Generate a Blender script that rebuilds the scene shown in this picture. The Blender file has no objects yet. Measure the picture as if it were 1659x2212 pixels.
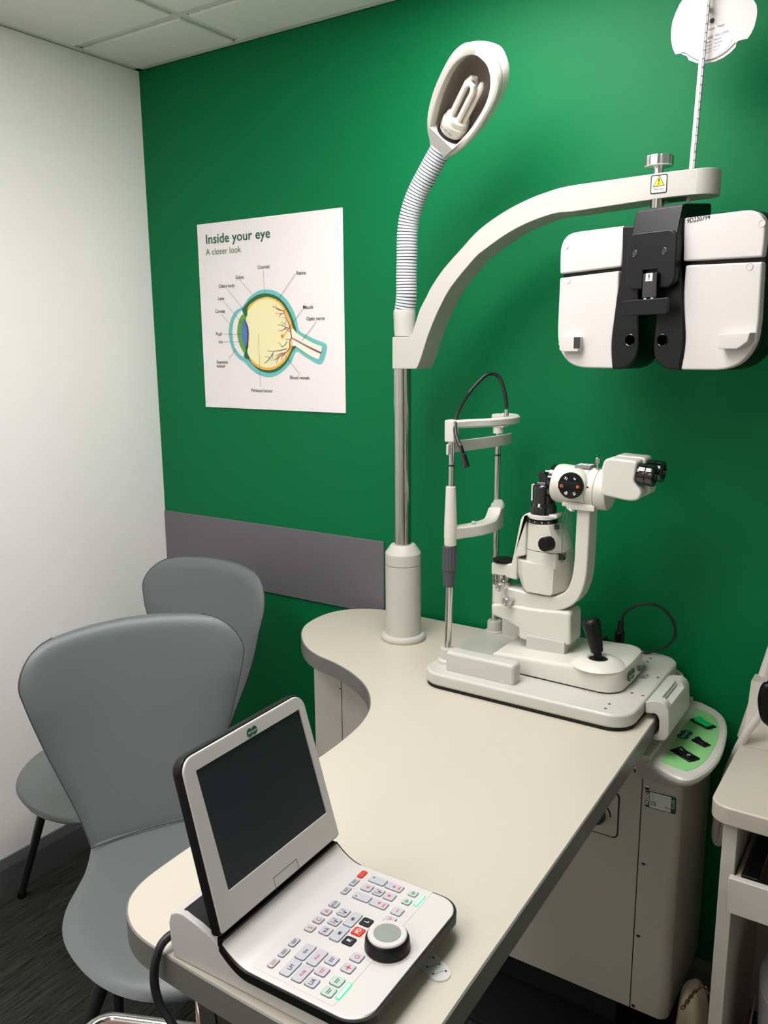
import bpy, bmesh, math, random
from mathutils import Vector, Matrix
PI = math.pi
C = bpy.context.scene.collection
# ---------------------------------------------------------------- camera
FPX, PITCH, YAW, ROLL = 1808.156, -0.1960475, 0.5868172, -0.0080613
CAM = Vector((2.150194, 0.0, 1.570217))
fw = Vector((-math.sin(YAW)*math.cos(PITCH), math.cos(YAW)*math.cos(PITCH), math.sin(PITCH)))
rt = Vector((math.cos(YAW), math.sin(YAW), 0)); up = rt.cross(fw)
rt, up = (rt*math.cos(ROLL)+up*math.sin(ROLL)), None
up = rt.cross(fw)
cd = bpy.data.cameras.new('camera'); co = bpy.data.objects.new('camera', cd); C.objects.link(co)
cd.sensor_fit = 'HORIZONTAL'; cd.sensor_width = 36; cd.lens = FPX/1659*36; cd.clip_start = .02
co.matrix_world = Matrix((( rt.x, up.x, -fw.x, CAM.x), (rt.y, up.y, -fw.y, CAM.y), (rt.z, up.z, -fw.z, CAM.z), (0,0,0,1)))
bpy.context.scene.camera = co
# ---------------------------------------------------------------- world, exposure
w = bpy.data.worlds.new('world'); bpy.context.scene.world = w; w.use_nodes = True
w.node_tree.nodes['Background'].inputs[0].default_value = (.9, .95, 1, 1)
w.node_tree.nodes['Background'].inputs[1].default_value = .05
vs = bpy.context.scene.view_settings
vs.view_transform = 'Standard'; vs.look = 'None'; vs.gamma = 1; vs.use_curve_mapping = False
vs.exposure = 0.0
PANEL_POWER = 15.0          # emission of the ceiling light diffusers
H, D = 2.4, 1.9             # ceiling height, distance of the green wall

# surveying helpers: a sight line from the camera position onto a real plane of the room
def ray(x, y):
    return ((x-829.5)*rt - (y-1106)*up + FPX*fw)
def onx(x, y, X): d = ray(x, y); return CAM + d*((X-CAM.x)/d.x)
def ony(x, y, Y): d = ray(x, y); return CAM + d*((Y-CAM.y)/d.y)
def onz(x, y, Z): d = ray(x, y); return CAM + d*((Z-CAM.z)/d.z)
def crop(ox, oy, s): return lambda q: (ox+q[0]*s, oy+q[1]*s)
c5, c6, c7, c8, cP, c1, c3 = (crop(900,780,.2079), crop(1040,960,.2652), crop(900,1240,1/2.765), crop(1280,1400,1/4.377),
    crop(1180,300,.28873), crop(820,60,.25316), crop(1400,0,.16279))
def xz(cf, pts, Y):
    out = []
    for q in pts:
        p = ony(*cf(q), Y); out.append((p.x, p.z))
    return out

# ---------------------------------------------------------------- materials
def s2l(c):
    return tuple(((v/255)/12.92 if v/255 <= .04045 else ((v/255+.055)/1.055)**2.4) for v in c)
def mat(name, rgb, rough=.5, metal=0, bump=0, bscale=200, emit=None, estr=1, var=0, vscale=8, spec=.5, coat=0, alpha=1, trans=0):
    m = bpy.data.materials.new(name); m.use_nodes = True
    nt = m.node_tree; b = nt.nodes['Principled BSDF']
    col = s2l(rgb)+(1,)
    b.inputs['Base Color'].default_value = col
    b.inputs['Roughness'].default_value = rough
    b.inputs['Metallic'].default_value = metal
    b.inputs['Specular IOR Level'].default_value = spec
    b.inputs['Coat Weight'].default_value = coat
    b.inputs['Alpha'].default_value = alpha
    b.inputs['Transmission Weight'].default_value = trans
    if emit:
        b.inputs['Emission Color'].default_value = s2l(emit)+(1,)
        b.inputs['Emission Strength'].default_value = estr
    tc = nt.nodes.new('ShaderNodeTexCoord')
    n = nt.nodes.new('ShaderNodeTexNoise'); n.inputs['Scale'].default_value = bscale; n.inputs['Detail'].default_value = 3
    nt.links.new(tc.outputs['Object'], n.inputs['Vector'])
    if bump:
        bp = nt.nodes.new('ShaderNodeBump'); bp.inputs['Strength'].default_value = bump; bp.inputs['Distance'].default_value = .002
        nt.links.new(n.outputs['Fac'], bp.inputs['Height']); nt.links.new(bp.outputs['Normal'], b.inputs['Normal'])
    if var:
        n2 = nt.nodes.new('ShaderNodeTexNoise'); n2.inputs['Scale'].default_value = vscale; n2.inputs['Detail'].default_value = 4
        nt.links.new(tc.outputs['Object'], n2.inputs['Vector'])
        mx = nt.nodes.new('ShaderNodeMix'); mx.data_type = 'RGBA'
        mx.inputs[6].default_value = tuple(v*(1-var) for v in col[:3])+(1,); mx.inputs[7].default_value = tuple(min(1, v*(1+var)) for v in col[:3])+(1,)
        nt.links.new(n2.outputs['Fac'], mx.inputs[0]); nt.links.new(mx.outputs[2], b.inputs['Base Color'])
    return m
M = {}
M['green'] = mat('green_paint', (0,108,60), .5, bump=.06, bscale=260, var=.03, vscale=3, spec=.15)
M['white_wall'] = mat('white_paint', (249,247,243), .6, bump=.12, bscale=160, var=.02)
M['grey_wall'] = mat('grey_paint', (225,224,218), .6, bump=.1)
M['tile'] = mat('ceiling_tile', (240,241,234), .9, bump=.6, bscale=420, var=.03, vscale=90)
M['grid'] = mat('grid_metal', (215,220,210), .5)
M['skirt'] = mat('grey_skirting', (92,94,94), .45, bump=.03)
M['dado'] = mat('grey_laminate_board', (101,100,102), .5, bump=.15, bscale=500, var=.04, vscale=60)
M['laminate'] = mat('cream_laminate', (192,186,170), .36, bump=.03, bscale=500, var=.012, vscale=5)
M['edge'] = mat('grey_edge_band', (110,109,104), .4)
M['body'] = mat('cabinet_paint', (200,196,184), .42, bump=.05, bscale=600, var=.01)
M['bodyd'] = mat('panel_gap', (30,30,30), .7)
M['plinth'] = mat('black_plinth', (26,27,27), .6, bump=.1)
M['plastic'] = mat('warm_white_plastic', (208,206,194), .32, bump=.02, bscale=700)
M['plastic2'] = mat('grey_white_plastic', (190,190,180), .33, bump=.04, bscale=900)
M['arm'] = mat('textured_arm_paint', (186,184,174), .5, bump=.12, bscale=700)
M['wplastic'] = mat('white_plastic', (200,196,192), .38, bump=.03, bscale=600)
M['bplastic'] = mat('black_plastic', (8,8,9), .42, bump=.03, bscale=600, spec=.3)
M['gloss'] = mat('gloss_black', (10,10,11), .12, coat=.6)
M['rubber'] = mat('grey_rubber', (70,72,74), .6)
M['chrome'] = mat('chrome', (205,203,198), .09, 1)
M['steel'] = mat('brushed_steel', (188,186,180), .15, 1, bump=.02)
M['door'] = mat('dark_door_laminate', (52,52,56), .5, bump=.05)  # dark tone for the added door, so polished metal mirrors dark streaks
M['alu'] = mat('satin_aluminium', (215,215,215), .3, 1)
M['leather'] = mat('grey_leatherette', (98,104,103), .42, bump=.22, bscale=240, var=.03, vscale=3)
M['seam'] = mat('seam_thread', (62,66,66), .6)
M['leg'] = mat('dark_leg_metal', (45,48,48), .35, .5)
M['cable'] = mat('black_cable', (20,22,24), .45)
M['wcable'] = mat('white_cable', (222,214,206), .45)
M['screen'] = mat('dark_screen', (33,36,43), .3, bump=.01, spec=.45)
M['key'] = mat('grey_key', (178,180,186), .35)
M['keyrim'] = mat('key_shadow_rim', (105,104,112), .5)  # darker grey border round the pale keys
M['keyred'] = mat('red_key', (196,62,44), .35)
M['keyblk'] = mat('black_key', (22,26,28), .3)
M['keygrn'] = mat('green_key', (172,196,184), .35)
M['inkred'] = mat('red_ink', (205,70,62), .6)
M['ink'] = mat('dark_ink', (35,36,38), .6)
M['inkw'] = mat('white_ink', (240,240,236), .6)
M['inkora'] = mat('orange_ink', (240,128,60), .6)
M['inkg'] = mat('brand_green_ink', (8,84,54), .5)
M['inkg2'] = mat('mid_green_ink', (70,130,60), .5)
M['knobgrey'] = mat('knob_grey', (132,138,132), .5)
M['led'] = mat('green_led', (40,255,190), .4, emit=(150,255,225), estr=3.2)
M['ledrim'] = mat('green_led_rim', (0,220,90), .4, emit=(0,230,90), estr=1.6)
M['lime'] = mat('light_green_label', (128,190,120), .5)
M['lamp_in'] = mat('lamp_reflector', (158,150,138), .38, 0, bump=.02)
M['strip'] = mat('grey_scale_strip', (168,168,166), .5)
M['tube'] = mat('fluorescent_glass', (222,216,204), .25)
M['flex'] = mat('flex_sleeve', (205,210,212), .35)
M['flexd'] = mat('flex_groove', (120,124,128), .5)
M['paper'] = mat('poster_card', (236,230,228), .55)
M['switch'] = mat('lit_green_rocker', (0,110,62), .25, emit=(10,200,100), estr=.22)
M['yellow'] = mat('yellow_warning', (245,220,30), .5)
M['darkdoor'] = mat('inner_black', (6,6,6), .8)
M['bin'] = mat('grey_bin_plastic', (158,158,158), .4)
M['bag'] = mat('beige_soft_leather', (178,166,142), .45, bump=.2, bscale=60)
M['gold'] = mat('gold_chain', (120,92,58), .3, 1)
M['pap2'] = mat('pinkish_papers', (200,140,125), .7)
M['diff'] = mat('light_diffuser', (255,255,255), .5, emit=(255,250,252), estr=PANEL_POWER)
M['brown'] = mat('brown_seat', (112,84,70), .4)
for nm, c in dict(teal=(112,190,186), dkgreen=(24,98,62), orange=(240,178,60), vit=(240,232,178), iris=(96,158,60), lens=(82,122,176), lensd=(38,56,110), vein=(150,34,84), veinb=(86,124,134), nerve=(248,238,214), outline=(52,72,80)).items():
    M[nm] = mat('print_'+nm, c, .55)
def soften(pts, it=2):
    for _ in range(it):
        out = []; n = len(pts)
        for i in range(n):
            a, b, c = Vector(pts[i-1]), Vector(pts[i]), Vector(pts[(i+1) % n]); u, v = b-a, c-b
            if u.length < 1e-9 or v.length < 1e-9: continue
            an = math.degrees(u.angle(v))
            if 4 < an < 58:
                d = min(u.length, v.length)*.27; out += [tuple(b-u.normalized()*d), tuple(b+v.normalized()*d)]
            else: out.append(tuple(b))
        pts = out
    return pts
def mix_clear(name, rgb, fac):
    m = bpy.data.materials.new(name); m.use_nodes = True; nt = m.node_tree
    b = nt.nodes['Principled BSDF']; b.inputs['Base Color'].default_value = s2l(rgb)+(1,); b.inputs['Roughness'].default_value = .15
    t = nt.nodes.new('ShaderNodeBsdfTransparent'); mx = nt.nodes.new('ShaderNodeMixShader'); mx.inputs[0].default_value = fac
    nt.links.new(t.outputs[0], mx.inputs[1]); nt.links.new(b.outputs[0], mx.inputs[2]); nt.links.new(mx.outputs[0], nt.nodes['Material Output'].inputs[0])
    return m
M['shield'] = mix_clear('clear_shield', (190,215,200), .33)
M['clear'] = mix_clear('clear_ruler', (235,238,236), .45)
# carpet: dark strands running along one way
def carpet():
    m = bpy.data.materials.new('carpet'); m.use_nodes = True; nt = m.node_tree; b = nt.nodes['Principled BSDF']; b.inputs['Roughness'].default_value = .95
    b.inputs['Specular IOR Level'].default_value = .1
    tc = nt.nodes.new('ShaderNodeTexCoord'); mp = nt.nodes.new('ShaderNodeMapping'); mp.inputs['Scale'].default_value = (34, 1.8, 1); mp.inputs['Rotation'].default_value = (0,0,0)
    nt.links.new(tc.outputs['Object'], mp.inputs[0])
    n1 = nt.nodes.new('ShaderNodeTexNoise'); n1.inputs['Scale'].default_value = 5; n1.inputs['Detail'].default_value = 6; n1.inputs['Roughness'].default_value = .7
    nt.links.new(mp.outputs[0], n1.inputs['Vector'])
    mp2 = nt.nodes.new('ShaderNodeMapping'); mp2.inputs['Scale'].default_value = (150, 4, 1); mp2.inputs['Rotation'].default_value = (0,0,0)
    nt.links.new(tc.outputs['Object'], mp2.inputs[0])
    n2 = nt.nodes.new('ShaderNodeTexNoise'); n2.inputs['Scale'].default_value = 1.6; n2.inputs['Detail'].default_value = 5; n2.inputs['Roughness'].default_value = .8
    nt.links.new(mp2.outputs[0], n2.inputs['Vector'])
    r = nt.nodes.new('ShaderNodeValToRGB'); e = r.color_ramp.elements
    e[0].position = .38; e[0].color = s2l((14,17,17))+(1,); e[1].position = .62; e[1].color = s2l((84,84,76))+(1,)
    ad = nt.nodes.new('ShaderNodeMath'); ad.operation = 'MULTIPLY_ADD'; ad.inputs[1].default_value = .55
    mu = nt.nodes.new('ShaderNodeMath'); mu.operation = 'MULTIPLY'; mu.inputs[1].default_value = .45
    nt.links.new(n1.outputs['Fac'], mu.inputs[0]); nt.links.new(n2.outputs['Fac'], ad.inputs[0]); nt.links.new(mu.outputs[0], ad.inputs[2])
    nt.links.new(ad.outputs[0], r.inputs[0]); nt.links.new(r.outputs[0], b.inputs['Base Color'])
    bp = nt.nodes.new('ShaderNodeBump'); bp.inputs['Strength'].default_value = .8; bp.inputs['Distance'].default_value = .004
    nt.links.new(n2.outputs['Fac'], bp.inputs['Height']); nt.links.new(bp.outputs[0], b.inputs['Normal'])
    return m
M['carpet'] = carpet()

# ---------------------------------------------------------------- mesh helpers
def B(): return bmesh.new()
def _merge(bm, t, mi=0):
    for f in t.faces: f.material_index = mi
    me = bpy.data.meshes.new('tmp'); t.to_mesh(me); t.free(); bm.from_mesh(me); bpy.data.meshes.remove(me)
def _bevel(t, bev, seg, ang=30):
    if bev <= 0: return
    t.normal_update()
    es = [e for e in t.edges if len(e.link_faces) == 2 and e.calc_face_angle(0) > math.radians(ang)]
    bmesh.ops.bevel(t, geom=es, offset=bev, segments=seg, profile=.5, affect='EDGES', clamp_overlap=True)
def box(bm, x0, x1, y0, y1, z0, z1, bev=0, seg=2, mi=0, rot=None):
    t = B(); bmesh.ops.create_cube(t, size=1)
    for v in t.verts: v.co = Vector(((x0+x1)/2+v.co.x*(x1-x0), (y0+y1)/2+v.co.y*(y1-y0), (z0+z1)/2+v.co.z*(z1-z0)))
    _bevel(t, bev, seg)
    if rot: bmesh.ops.transform(t, matrix=rot, verts=t.verts)
    _merge(bm, t, mi); return bm
def prism(bm, pts, axis, a0, a1, bev=0, seg=2, mi=0, ang=30):
    t = B()
    f = {'Z': lambda p, a: (p[0], p[1], a), 'Y': lambda p, a: (p[0], a, p[1]), 'X': lambda p, a: (a, p[0], p[1])}[axis]
    v0 = [t.verts.new(f(p, a0)) for p in pts]; v1 = [t.verts.new(f(p, a1)) for p in pts]
    n = len(pts)
    t.faces.new(v0[::-1]); t.faces.new(v1)
    for i in range(n): t.faces.new((v0[i], v0[(i+1) % n], v1[(i+1) % n], v1[i]))
    bmesh.ops.recalc_face_normals(t, faces=t.faces)
    _bevel(t, bev, seg, ang); _merge(bm, t, mi); return bm
def frame_from(axis):
    a = Vector(axis).normalized()
    h = Vector((0,0,1)) if abs(a.z) < .9 else Vector((1,0,0))
    x = h.cross(a).normalized(); y = a.cross(x)
    return x, y, a
def lathe(bm, prof, c, axis=(0,0,1), n=32, mi=0, bev=0, ring=False):
    if ring: prof = list(prof)+[prof[0]]
    t = B(); x, y, a = frame_from(axis); c = Vector(c); rings = []
    for r, h in prof:
        if r <= 1e-6: rings.append([t.verts.new(c+a*h)])
        else: rings.append([t.verts.new(c+a*h+(x*math.cos(2*PI*k/n)+y*math.sin(2*PI*k/n))*r) for k in range(n)])
    for A, Bq in zip(rings, rings[1:]):
        for k in range(n):
            k2 = (k+1) % n
            if len(A) == 1 and len(Bq) == 1: continue
            if len(A) == 1: t.faces.new((A[0], Bq[k], Bq[k2]))
            elif len(Bq) == 1: t.faces.new((A[k], A[k2], Bq[0]))
            else: t.faces.new((A[k], A[k2], Bq[k2], Bq[k]))
    if not ring and len(rings[0]) > 1: t.faces.new(rings[0][::-1])
    if not ring and len(rings[-1]) > 1: t.faces.new(rings[-1])
    if ring: bmesh.ops.remove_doubles(t, verts=t.verts, dist=1e-7)
    bmesh.ops.recalc_face_normals(t, faces=t.faces)
    if bev: _bevel(t, bev, 2)
    _merge(bm, t, mi); return bm
def cyl(bm, p0, p1, r, n=24, mi=0, bev=0, r2=None):
    p0, p1 = Vector(p0), Vector(p1); L = (p1-p0).length
    return lathe(bm, [(r, 0), (r2 or r, L)], p0, p1-p0, n, mi, bev)
def catmull(pts, n=8, closed=False):
    P = [Vector(p) for p in pts]; out = []; m = len(P)
    rng = range(m) if closed else range(m-1)
    for i in rng:
        g = (lambda k: P[k % m]) if closed else (lambda k: P[min(max(k, 0), m-1)])
        a, b, c_, d = g(i-1), g(i), g(i+1), g(i+2)
        for k in range(n):
            t = k/n
            out.append(.5*((2*b)+(-a+c_)*t+(2*a-5*b+4*c_-d)*t*t+(-a+3*b-3*c_+d)*t**3))
    if not closed: out.append(P[-1])
    return out
def tube(bm, pts, r, n=12, mi=0, sy=1.0):
    t = B(); P = [Vector(p) for p in pts]; rs = r if isinstance(r, (list, tuple)) else [r]*len(P)
    T = [(P[min(i+1, len(P)-1)]-P[max(i-1, 0)]).normalized() for i in range(len(P))]
    x, y, a = frame_from(T[0]); rings = []
    for i, p in enumerate(P):
        x = (x-T[i]*x.dot(T[i])).normalized(); y = T[i].cross(x)
        rings.append([t.verts.new(p+(x*math.cos(2*PI*k/n)+y*math.sin(2*PI*k/n)*sy)*rs[i]) for k in range(n)])
    for A, Bq in zip(rings, rings[1:]):
        for k in range(n): t.faces.new((A[k], A[(k+1) % n], Bq[(k+1) % n], Bq[k]))
    t.faces.new(rings[0][::-1]); t.faces.new(rings[-1])
    bmesh.ops.recalc_face_normals(t, faces=t.faces); _merge(bm, t, mi); return bm
def ribbon(pts, w):
    P = [Vector((p[0], p[1])) for p in pts]; L, R = [], []
    for i, p in enumerate(P):
        d = (P[min(i+1, len(P)-1)]-P[max(i-1, 0)]).normalized(); nrm = Vector((-d.y, d.x))
        L.append(p+nrm*w/2); R.append(p-nrm*w/2)
    return [tuple(v) for v in L]+[tuple(v) for v in R[::-1]]
def rrect(cx, cy, w, h, r, n=5):
    r = min(r, w/2*.98, h/2*.98); out = []
    for sx, sy, a0 in ((1, 1, 0), (-1, 1, PI/2), (-1, -1, PI), (1, -1, 3*PI/2)):
        for k in range(n+1):
            a = a0+PI/2*k/n; out.append((cx+sx*(w/2-r)+r*math.cos(a), cy+sy*(h/2-r)+r*math.sin(a)))
    return out
def circ(cx, cy, r, n=28, r2=None): return [(cx+r*math.cos(2*PI*k/n), cy+(r2 or r)*math.sin(2*PI*k/n)) for k in range(n)]
def loft(bm, secs, mi=0, cap=True):
    t = B(); R_ = [[t.verts.new(p) for p in s] for s in secs]; n = len(R_[0])
    for A, Bq in zip(R_, R_[1:]):
        for k in range(n): t.faces.new((A[k], A[(k+1) % n], Bq[(k+1) % n], Bq[k]))
    if cap: t.faces.new(R_[0][::-1]); t.faces.new(R_[-1])
    bmesh.ops.recalc_face_normals(t, faces=t.faces); _merge(bm, t, mi); return bm
def boolcut(bm, cutters):
    me = bpy.data.meshes.new('a'); bm.to_mesh(me); bm.free(); o = bpy.data.objects.new('a', me); C.objects.link(o); tmp = [o]
    for cb in cutters:
        m2 = bpy.data.meshes.new('b'); cb.to_mesh(m2); cb.free(); q = bpy.data.objects.new('b', m2); C.objects.link(q); tmp.append(q)
        md = o.modifiers.new('x', 'BOOLEAN'); md.object = q; md.operation = 'DIFFERENCE'; md.solver = 'EXACT'
    dg = bpy.context.evaluated_depsgraph_get(); ev = o.evaluated_get(dg)
    r = B(); r.from_mesh(ev.to_mesh()); ev.to_mesh_clear()
    for q in tmp: bpy.data.objects.remove(q)
    return r

OFF = {}
def obj(name, bm, m, parent=None, smooth=True, wn=True):
    me = bpy.data.meshes.new(name)
    if parent is not None and parent.name in OFF:
        bmesh.ops.translate(bm, verts=bm.verts, vec=-OFF[parent.name])
    bm.normal_update()
    if smooth:
        for f in bm.faces: f.smooth = True
        for e in bm.edges:
            if len(e.link_faces) == 2 and e.calc_face_angle(0) > math.radians(38): e.smooth = False
    bm.to_mesh(me); bm.free()
    for q in (m if isinstance(m, (list, tuple)) else [m]): me.materials.append(M[q] if isinstance(q, str) else q)
    o = bpy.data.objects.new(name, me); C.objects.link(o)
    if parent is not None:
        o.parent = parent
        if parent.name in OFF: OFF[o.name] = OFF[parent.name]
    if smooth and wn:
        md = o.modifiers.new('wn', 'WEIGHTED_NORMAL'); md.keep_sharp = True; md.weight = 50
    return o
def tag(o, label=None, cat=None, group=None, kind=None):
    for k, v in (('label', label), ('category', cat), ('group', group), ('kind', kind)):
        if v: o[k] = v
    return o
def thing(name, label, cat, loc=(0,0,0), rz=0, group=None, local=False):
    o = bpy.data.objects.new(name, None); C.objects.link(o); o.empty_display_size = .05
    o.location = loc; o.rotation_euler = (0, 0, rz)
    OFF[o.name] = Vector((0,0,0)) if local else Vector(loc)
    return tag(o, label, cat, group)
def struct(name, bm, m, parent=None, smooth=False):
    o = obj(name, bm, m, parent, smooth, wn=smooth)
    if parent is None: o['kind'] = 'structure'
    return o
def glyphs(txt, size, origin, right, upv, sx=1.0, align='LEFT', bold=0):
    """flat lettering as a bmesh; origin, right, upv are vectors"""
    cu = bpy.data.curves.new('t', 'FONT'); cu.body = txt; cu.size = size; cu.align_x = align; cu.offset = bold; cu.resolution_u = 3
    o = bpy.data.objects.new('t', cu); C.objects.link(o)
    dg = bpy.context.evaluated_depsgraph_get(); ev = o.evaluated_get(dg); b = B(); b.from_mesh(ev.to_mesh()); ev.to_mesh_clear()
    bpy.data.objects.remove(o); bpy.data.curves.remove(cu)
    r, u, og = Vector(right).normalized(), Vector(upv).normalized(), Vector(origin)
    for v in b.verts: v.co = og + r*(v.co.x*sx) + u*v.co.y
    return b
def addto(bm, b, mi=0): _merge(bm, b, mi)
def flat(bm, pts3, mi=0):
    t = B(); f = t.faces.new([t.verts.new(p) for p in pts3]); _merge(bm, t, mi)
def logo(origin, right, upv, s, parent, eps=.0004):
    """two overlapping green lenses with the shop's name in white"""
    r, u, o = Vector(right).normalized(), Vector(upv).normalized(), Vector(origin); nn = r.cross(u)*eps
    bm = B()
    for k, cx in enumerate((-.5, .5)):
        flat(bm, [o+nn*(1+k*.3)+r*(cx*s+x)+u*y for x, y in circ(0, 0, s*.62, 24, s*.60)], 0)
    lb = obj('brand_badge', bm, ['inkg'], parent, smooth=False)
    g = glyphs('Specsavers', s*.46, o+nn*2.5-u*s*.13, r, u, .92, 'CENTER', 0)
    obj('lettering', g, 'inkw', lb, smooth=False)
    return lb
# ================================================================ the room
XR, YB = 3.1, -1.7
struct('floor', box(B(), -.1, XR+.1, YB-.1, D+.1, -.05, 0), 'carpet')
struct('wall_left', box(B(), -.1, 0, YB-.1, D+.1, 0, H+.2), 'white_wall')
struct('wall_back', box(B(), 0, XR, D, D+.1, 0, H+.2), 'green')
struct('wall_right', box(B(), XR, XR+.1, YB-.1, D+.1, 0, H+.2), 'grey_wall')
struct('wall_front', box(B(), 0, XR, YB-.1, YB, 0, H+.2), 'white_wall')
bb = [(0,0),(.014,0),(.014,.085),(.006,.112),(0,.112)]
struct('baseboard_left', prism(B(), [(x, z) for x, z in bb], 'Y', YB, D), 'skirt')
struct('baseboard_back', prism(B(), [(D-x, z) for x, z in bb], 'X', .014, XR), 'skirt')
struct('baseboard_right', prism(B(), [(XR-x, z) for x, z in bb], 'Y', .22, D-.014), 'skirt')
struct('trim_1', box(B(), .001, .888, D-.006, D, .817, 1.033, .0015, 1), 'dado')
dr_ = struct('door_1', box(B(), XR-.045, XR-.001, -.75, .15, .005, 2.05, .003, 1), 'door')  # added out of view, a dark shape for the chrome to reflect
obj('door_frame', boolcut(box(B(), XR-.06, XR-.0005, -.81, .21, 0, 2.11), [box(B(), XR-.1, XR+.1, -.752, .152, -.1, 2.053)]), 'skirt', dr_, smooth=False)
obj('door_handle', tube(B(), [(XR-.045,-.68,1.02),(XR-.09,-.68,1.02),(XR-.095,-.66,1.02),(XR-.095,-.57,1.02)], .009, 10), 'alu', dr_)
ceil = struct('ceiling', box(B(), -.1, XR+.1, YB-.1, D+.1, H+.125, H+.2), 'tile')
ceil['label'] = 'suspended ceiling of textured square tiles on a metal grid'
gx = [.43+.6*k for k in range(0, 5)]; gy = [1.665-.6*k for k in range(0, 6)]
g = B()
for x in gx: box(g, x-.012, x+.012, YB, D, H+.004, H+.012)
for y in gy: box(g, 0, XR, y-.012, y+.012, H+.0045, H+.012)
obj('grid_bar', g, 'grid', ceil, smooth=False)
wa = B()
box(wa, 0, .02, YB, D, H-.001, H+.003); box(wa, 0, XR, D-.02, D, H-.001, H+.003)
box(wa, 0, .003, YB, D, H-.001, H+.012); box(wa, 0, XR, D-.003, D, H-.001, H+.012)
obj('wall_angle', wa, 'grid', ceil, smooth=False)
X_ = [0]+gx+[XR]; Y_ = [D]+gy+[YB]
lights = {(2, 1), (2, 2), (1, 3), (2, 5)}
cells = {}
for i in range(len(X_)-1):
    for j in range(len(Y_)-1):
        x0, x1, y1, y0 = X_[i], X_[i+1], Y_[j], Y_[j+1]
        if (i, j) in lights: cells[(i, j)] = (x0, x1, y0, y1); continue
        a = .012+.003; e0 = .021 if i == 0 else a; e1 = .021 if j == 0 else a
        if x1-x0 < .06 or y1-y0 < .06: continue
        obj('ceiling_tile', box(B(), x0+e0, x1-a, y0+a, y1-e1, H-.003, H+.011, .004, 2), 'tile', ceil)
for k, (x0, x1, y0, y1) in enumerate([cells[q] for q in sorted(cells, key=lambda q: (q[0]*0+q[1], q[0]))]):
    t = thing('ceiling_light', ['flat square light panel in the ceiling straight above the table', 'flat square light panel in the ceiling towards the white wall', 'flat square light panel in the ceiling just behind the viewer', 'flat square light panel in the ceiling furthest behind the viewer'][k], 'light', ((x0+x1)/2, (y0+y1)/2, H-.002))
    f = boolcut(box(B(), x0+.013, x1-.013, y0+.013, y1-.013, H-.004, H+.115), [box(B(), x0+.03, x1-.03, y0+.03, y1-.03, H-.05, H+.100)])
    obj('frame', f, 'grid', t, smooth=False)
    obj('diffuser', box(B(), x0+.0305, x1-.0305, y0+.0305, y1-.0305, H-.012, H+.0035), 'diff', t, smooth=False)

# ================================================================ poster
PY = D-.004
ps = thing('poster', 'square white poster with a cutaway eye diagram on the green wall', 'poster', (.492, PY, 1.387))
obj('board', box(B(), .219, .763, PY, D, 1.386, 1.933, .0008, 1), 'paper', ps)
pc = crop(400, 430, .22905)
def pp(q, k=0):
    p = ony(*pc(q), PY-.0004*(k+1)); return p
def ppoly(bm, pts, k, mi=0, n=0, closed=True):
    P = [pp(q, k) for q in pts]
    if n: P = catmull(P, n, True)
    flat(bm, P, mi)
def pline(bm, pts, w, k, mi=0, n=0, taper=1):
    P = [pp(q, k) for q in pts]
    if n: P = catmull(P, n)
    y = P[0].y; m_ = len(P); L, R = [], []
    for i in range(m_):
        d = (P[min(i+1, m_-1)]-P[max(i-1, 0)]).normalized(); nr = Vector((-d.z, 0, d.x)); ww = w/2*(1+(taper-1)*i/(m_-1))
        L.append(Vector((P[i].x, y, P[i].z))+nr*ww); R.append(Vector((P[i].x, y, P[i].z))-nr*ww)
    t = B(); l = [t.verts.new(p) for p in L]; r = [t.verts.new(p) for p in R]
    for i in range(m_-1): t.faces.new((l[i], l[i+1], r[i+1], r[i]))
    _merge(bm, t, mi)
d0 = B()   # eye outline: sclera and cornea with the optic nerve sheath
scl = [(540,1015),(600,930),(680,870),(750,853),(850,868),(940,930),(1010,1030),(1050,1130),(1075,1238),(1140,1280),(1230,1325),(1310,1355),(1338,1390),(1325,1470),(1295,1545),(1260,1560),(1200,1530),(1120,1480),(1050,1440),(1005,1530),(940,1610),(860,1665),(780,1680),(690,1655),(610,1595),(560,1540),(500,1500),(445,1420),(415,1310),(412,1220),(435,1120),(480,1050)]
ppoly(d0, scl, 0, 0, 4)
sh = obj('eye_diagram', d0, ['teal'], ps, smooth=False)
d1 = B()
ppoly(d1, [(538,1048),(600,960),(680,905),(760,890),(850,910),(930,975),(990,1070),(1025,1160),(1050,1250),(1050,1380),(1010,1440),(960,1540),(890,1610),(800,1640),(710,1620),(640,1565),(590,1500),(560,1440),(600,1250),(560,1110)], 1, 0, 4)
obj('choroid_print', d1, ['dkgreen'], sh, smooth=False)
d1 = B()
ppoly(d1, [(585,1045),(650,965),(730,928),(800,925),(890,965),(960,1060),(1005,1170),(1024,1290),(1000,1420),(940,1530),(860,1595),(780,1614),(690,1590),(610,1510),(590,1300)], 2, 0, 4)
obj('retina_print', d1, ['orange'], sh, smooth=False)
d1 = B()
ppoly(d1, [(590,1055),(660,975),(740,942),(800,942),(880,980),(945,1070),(985,1170),(1004,1290),(985,1410),(925,1515),(850,1575),(770,1590),(690,1565),(615,1500),(585,1440),(600,1370),(598,1240),(565,1130),(560,1095)], 3, 0, 4)
obj('vitreous_print', d1, ['vit'], sh, smooth=False)
d1 = B()
ppoly(d1, [(1003,1215),(1050,1262),(1120,1310),(1220,1365),(1280,1385),(1290,1400),(1265,1495),(1240,1507),(1150,1460),(1040,1385),(1010,1380)], 4, 0, 2)
obj('nerve_print', d1, ['nerve'], sh, smooth=False)
d1 = B()
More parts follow.
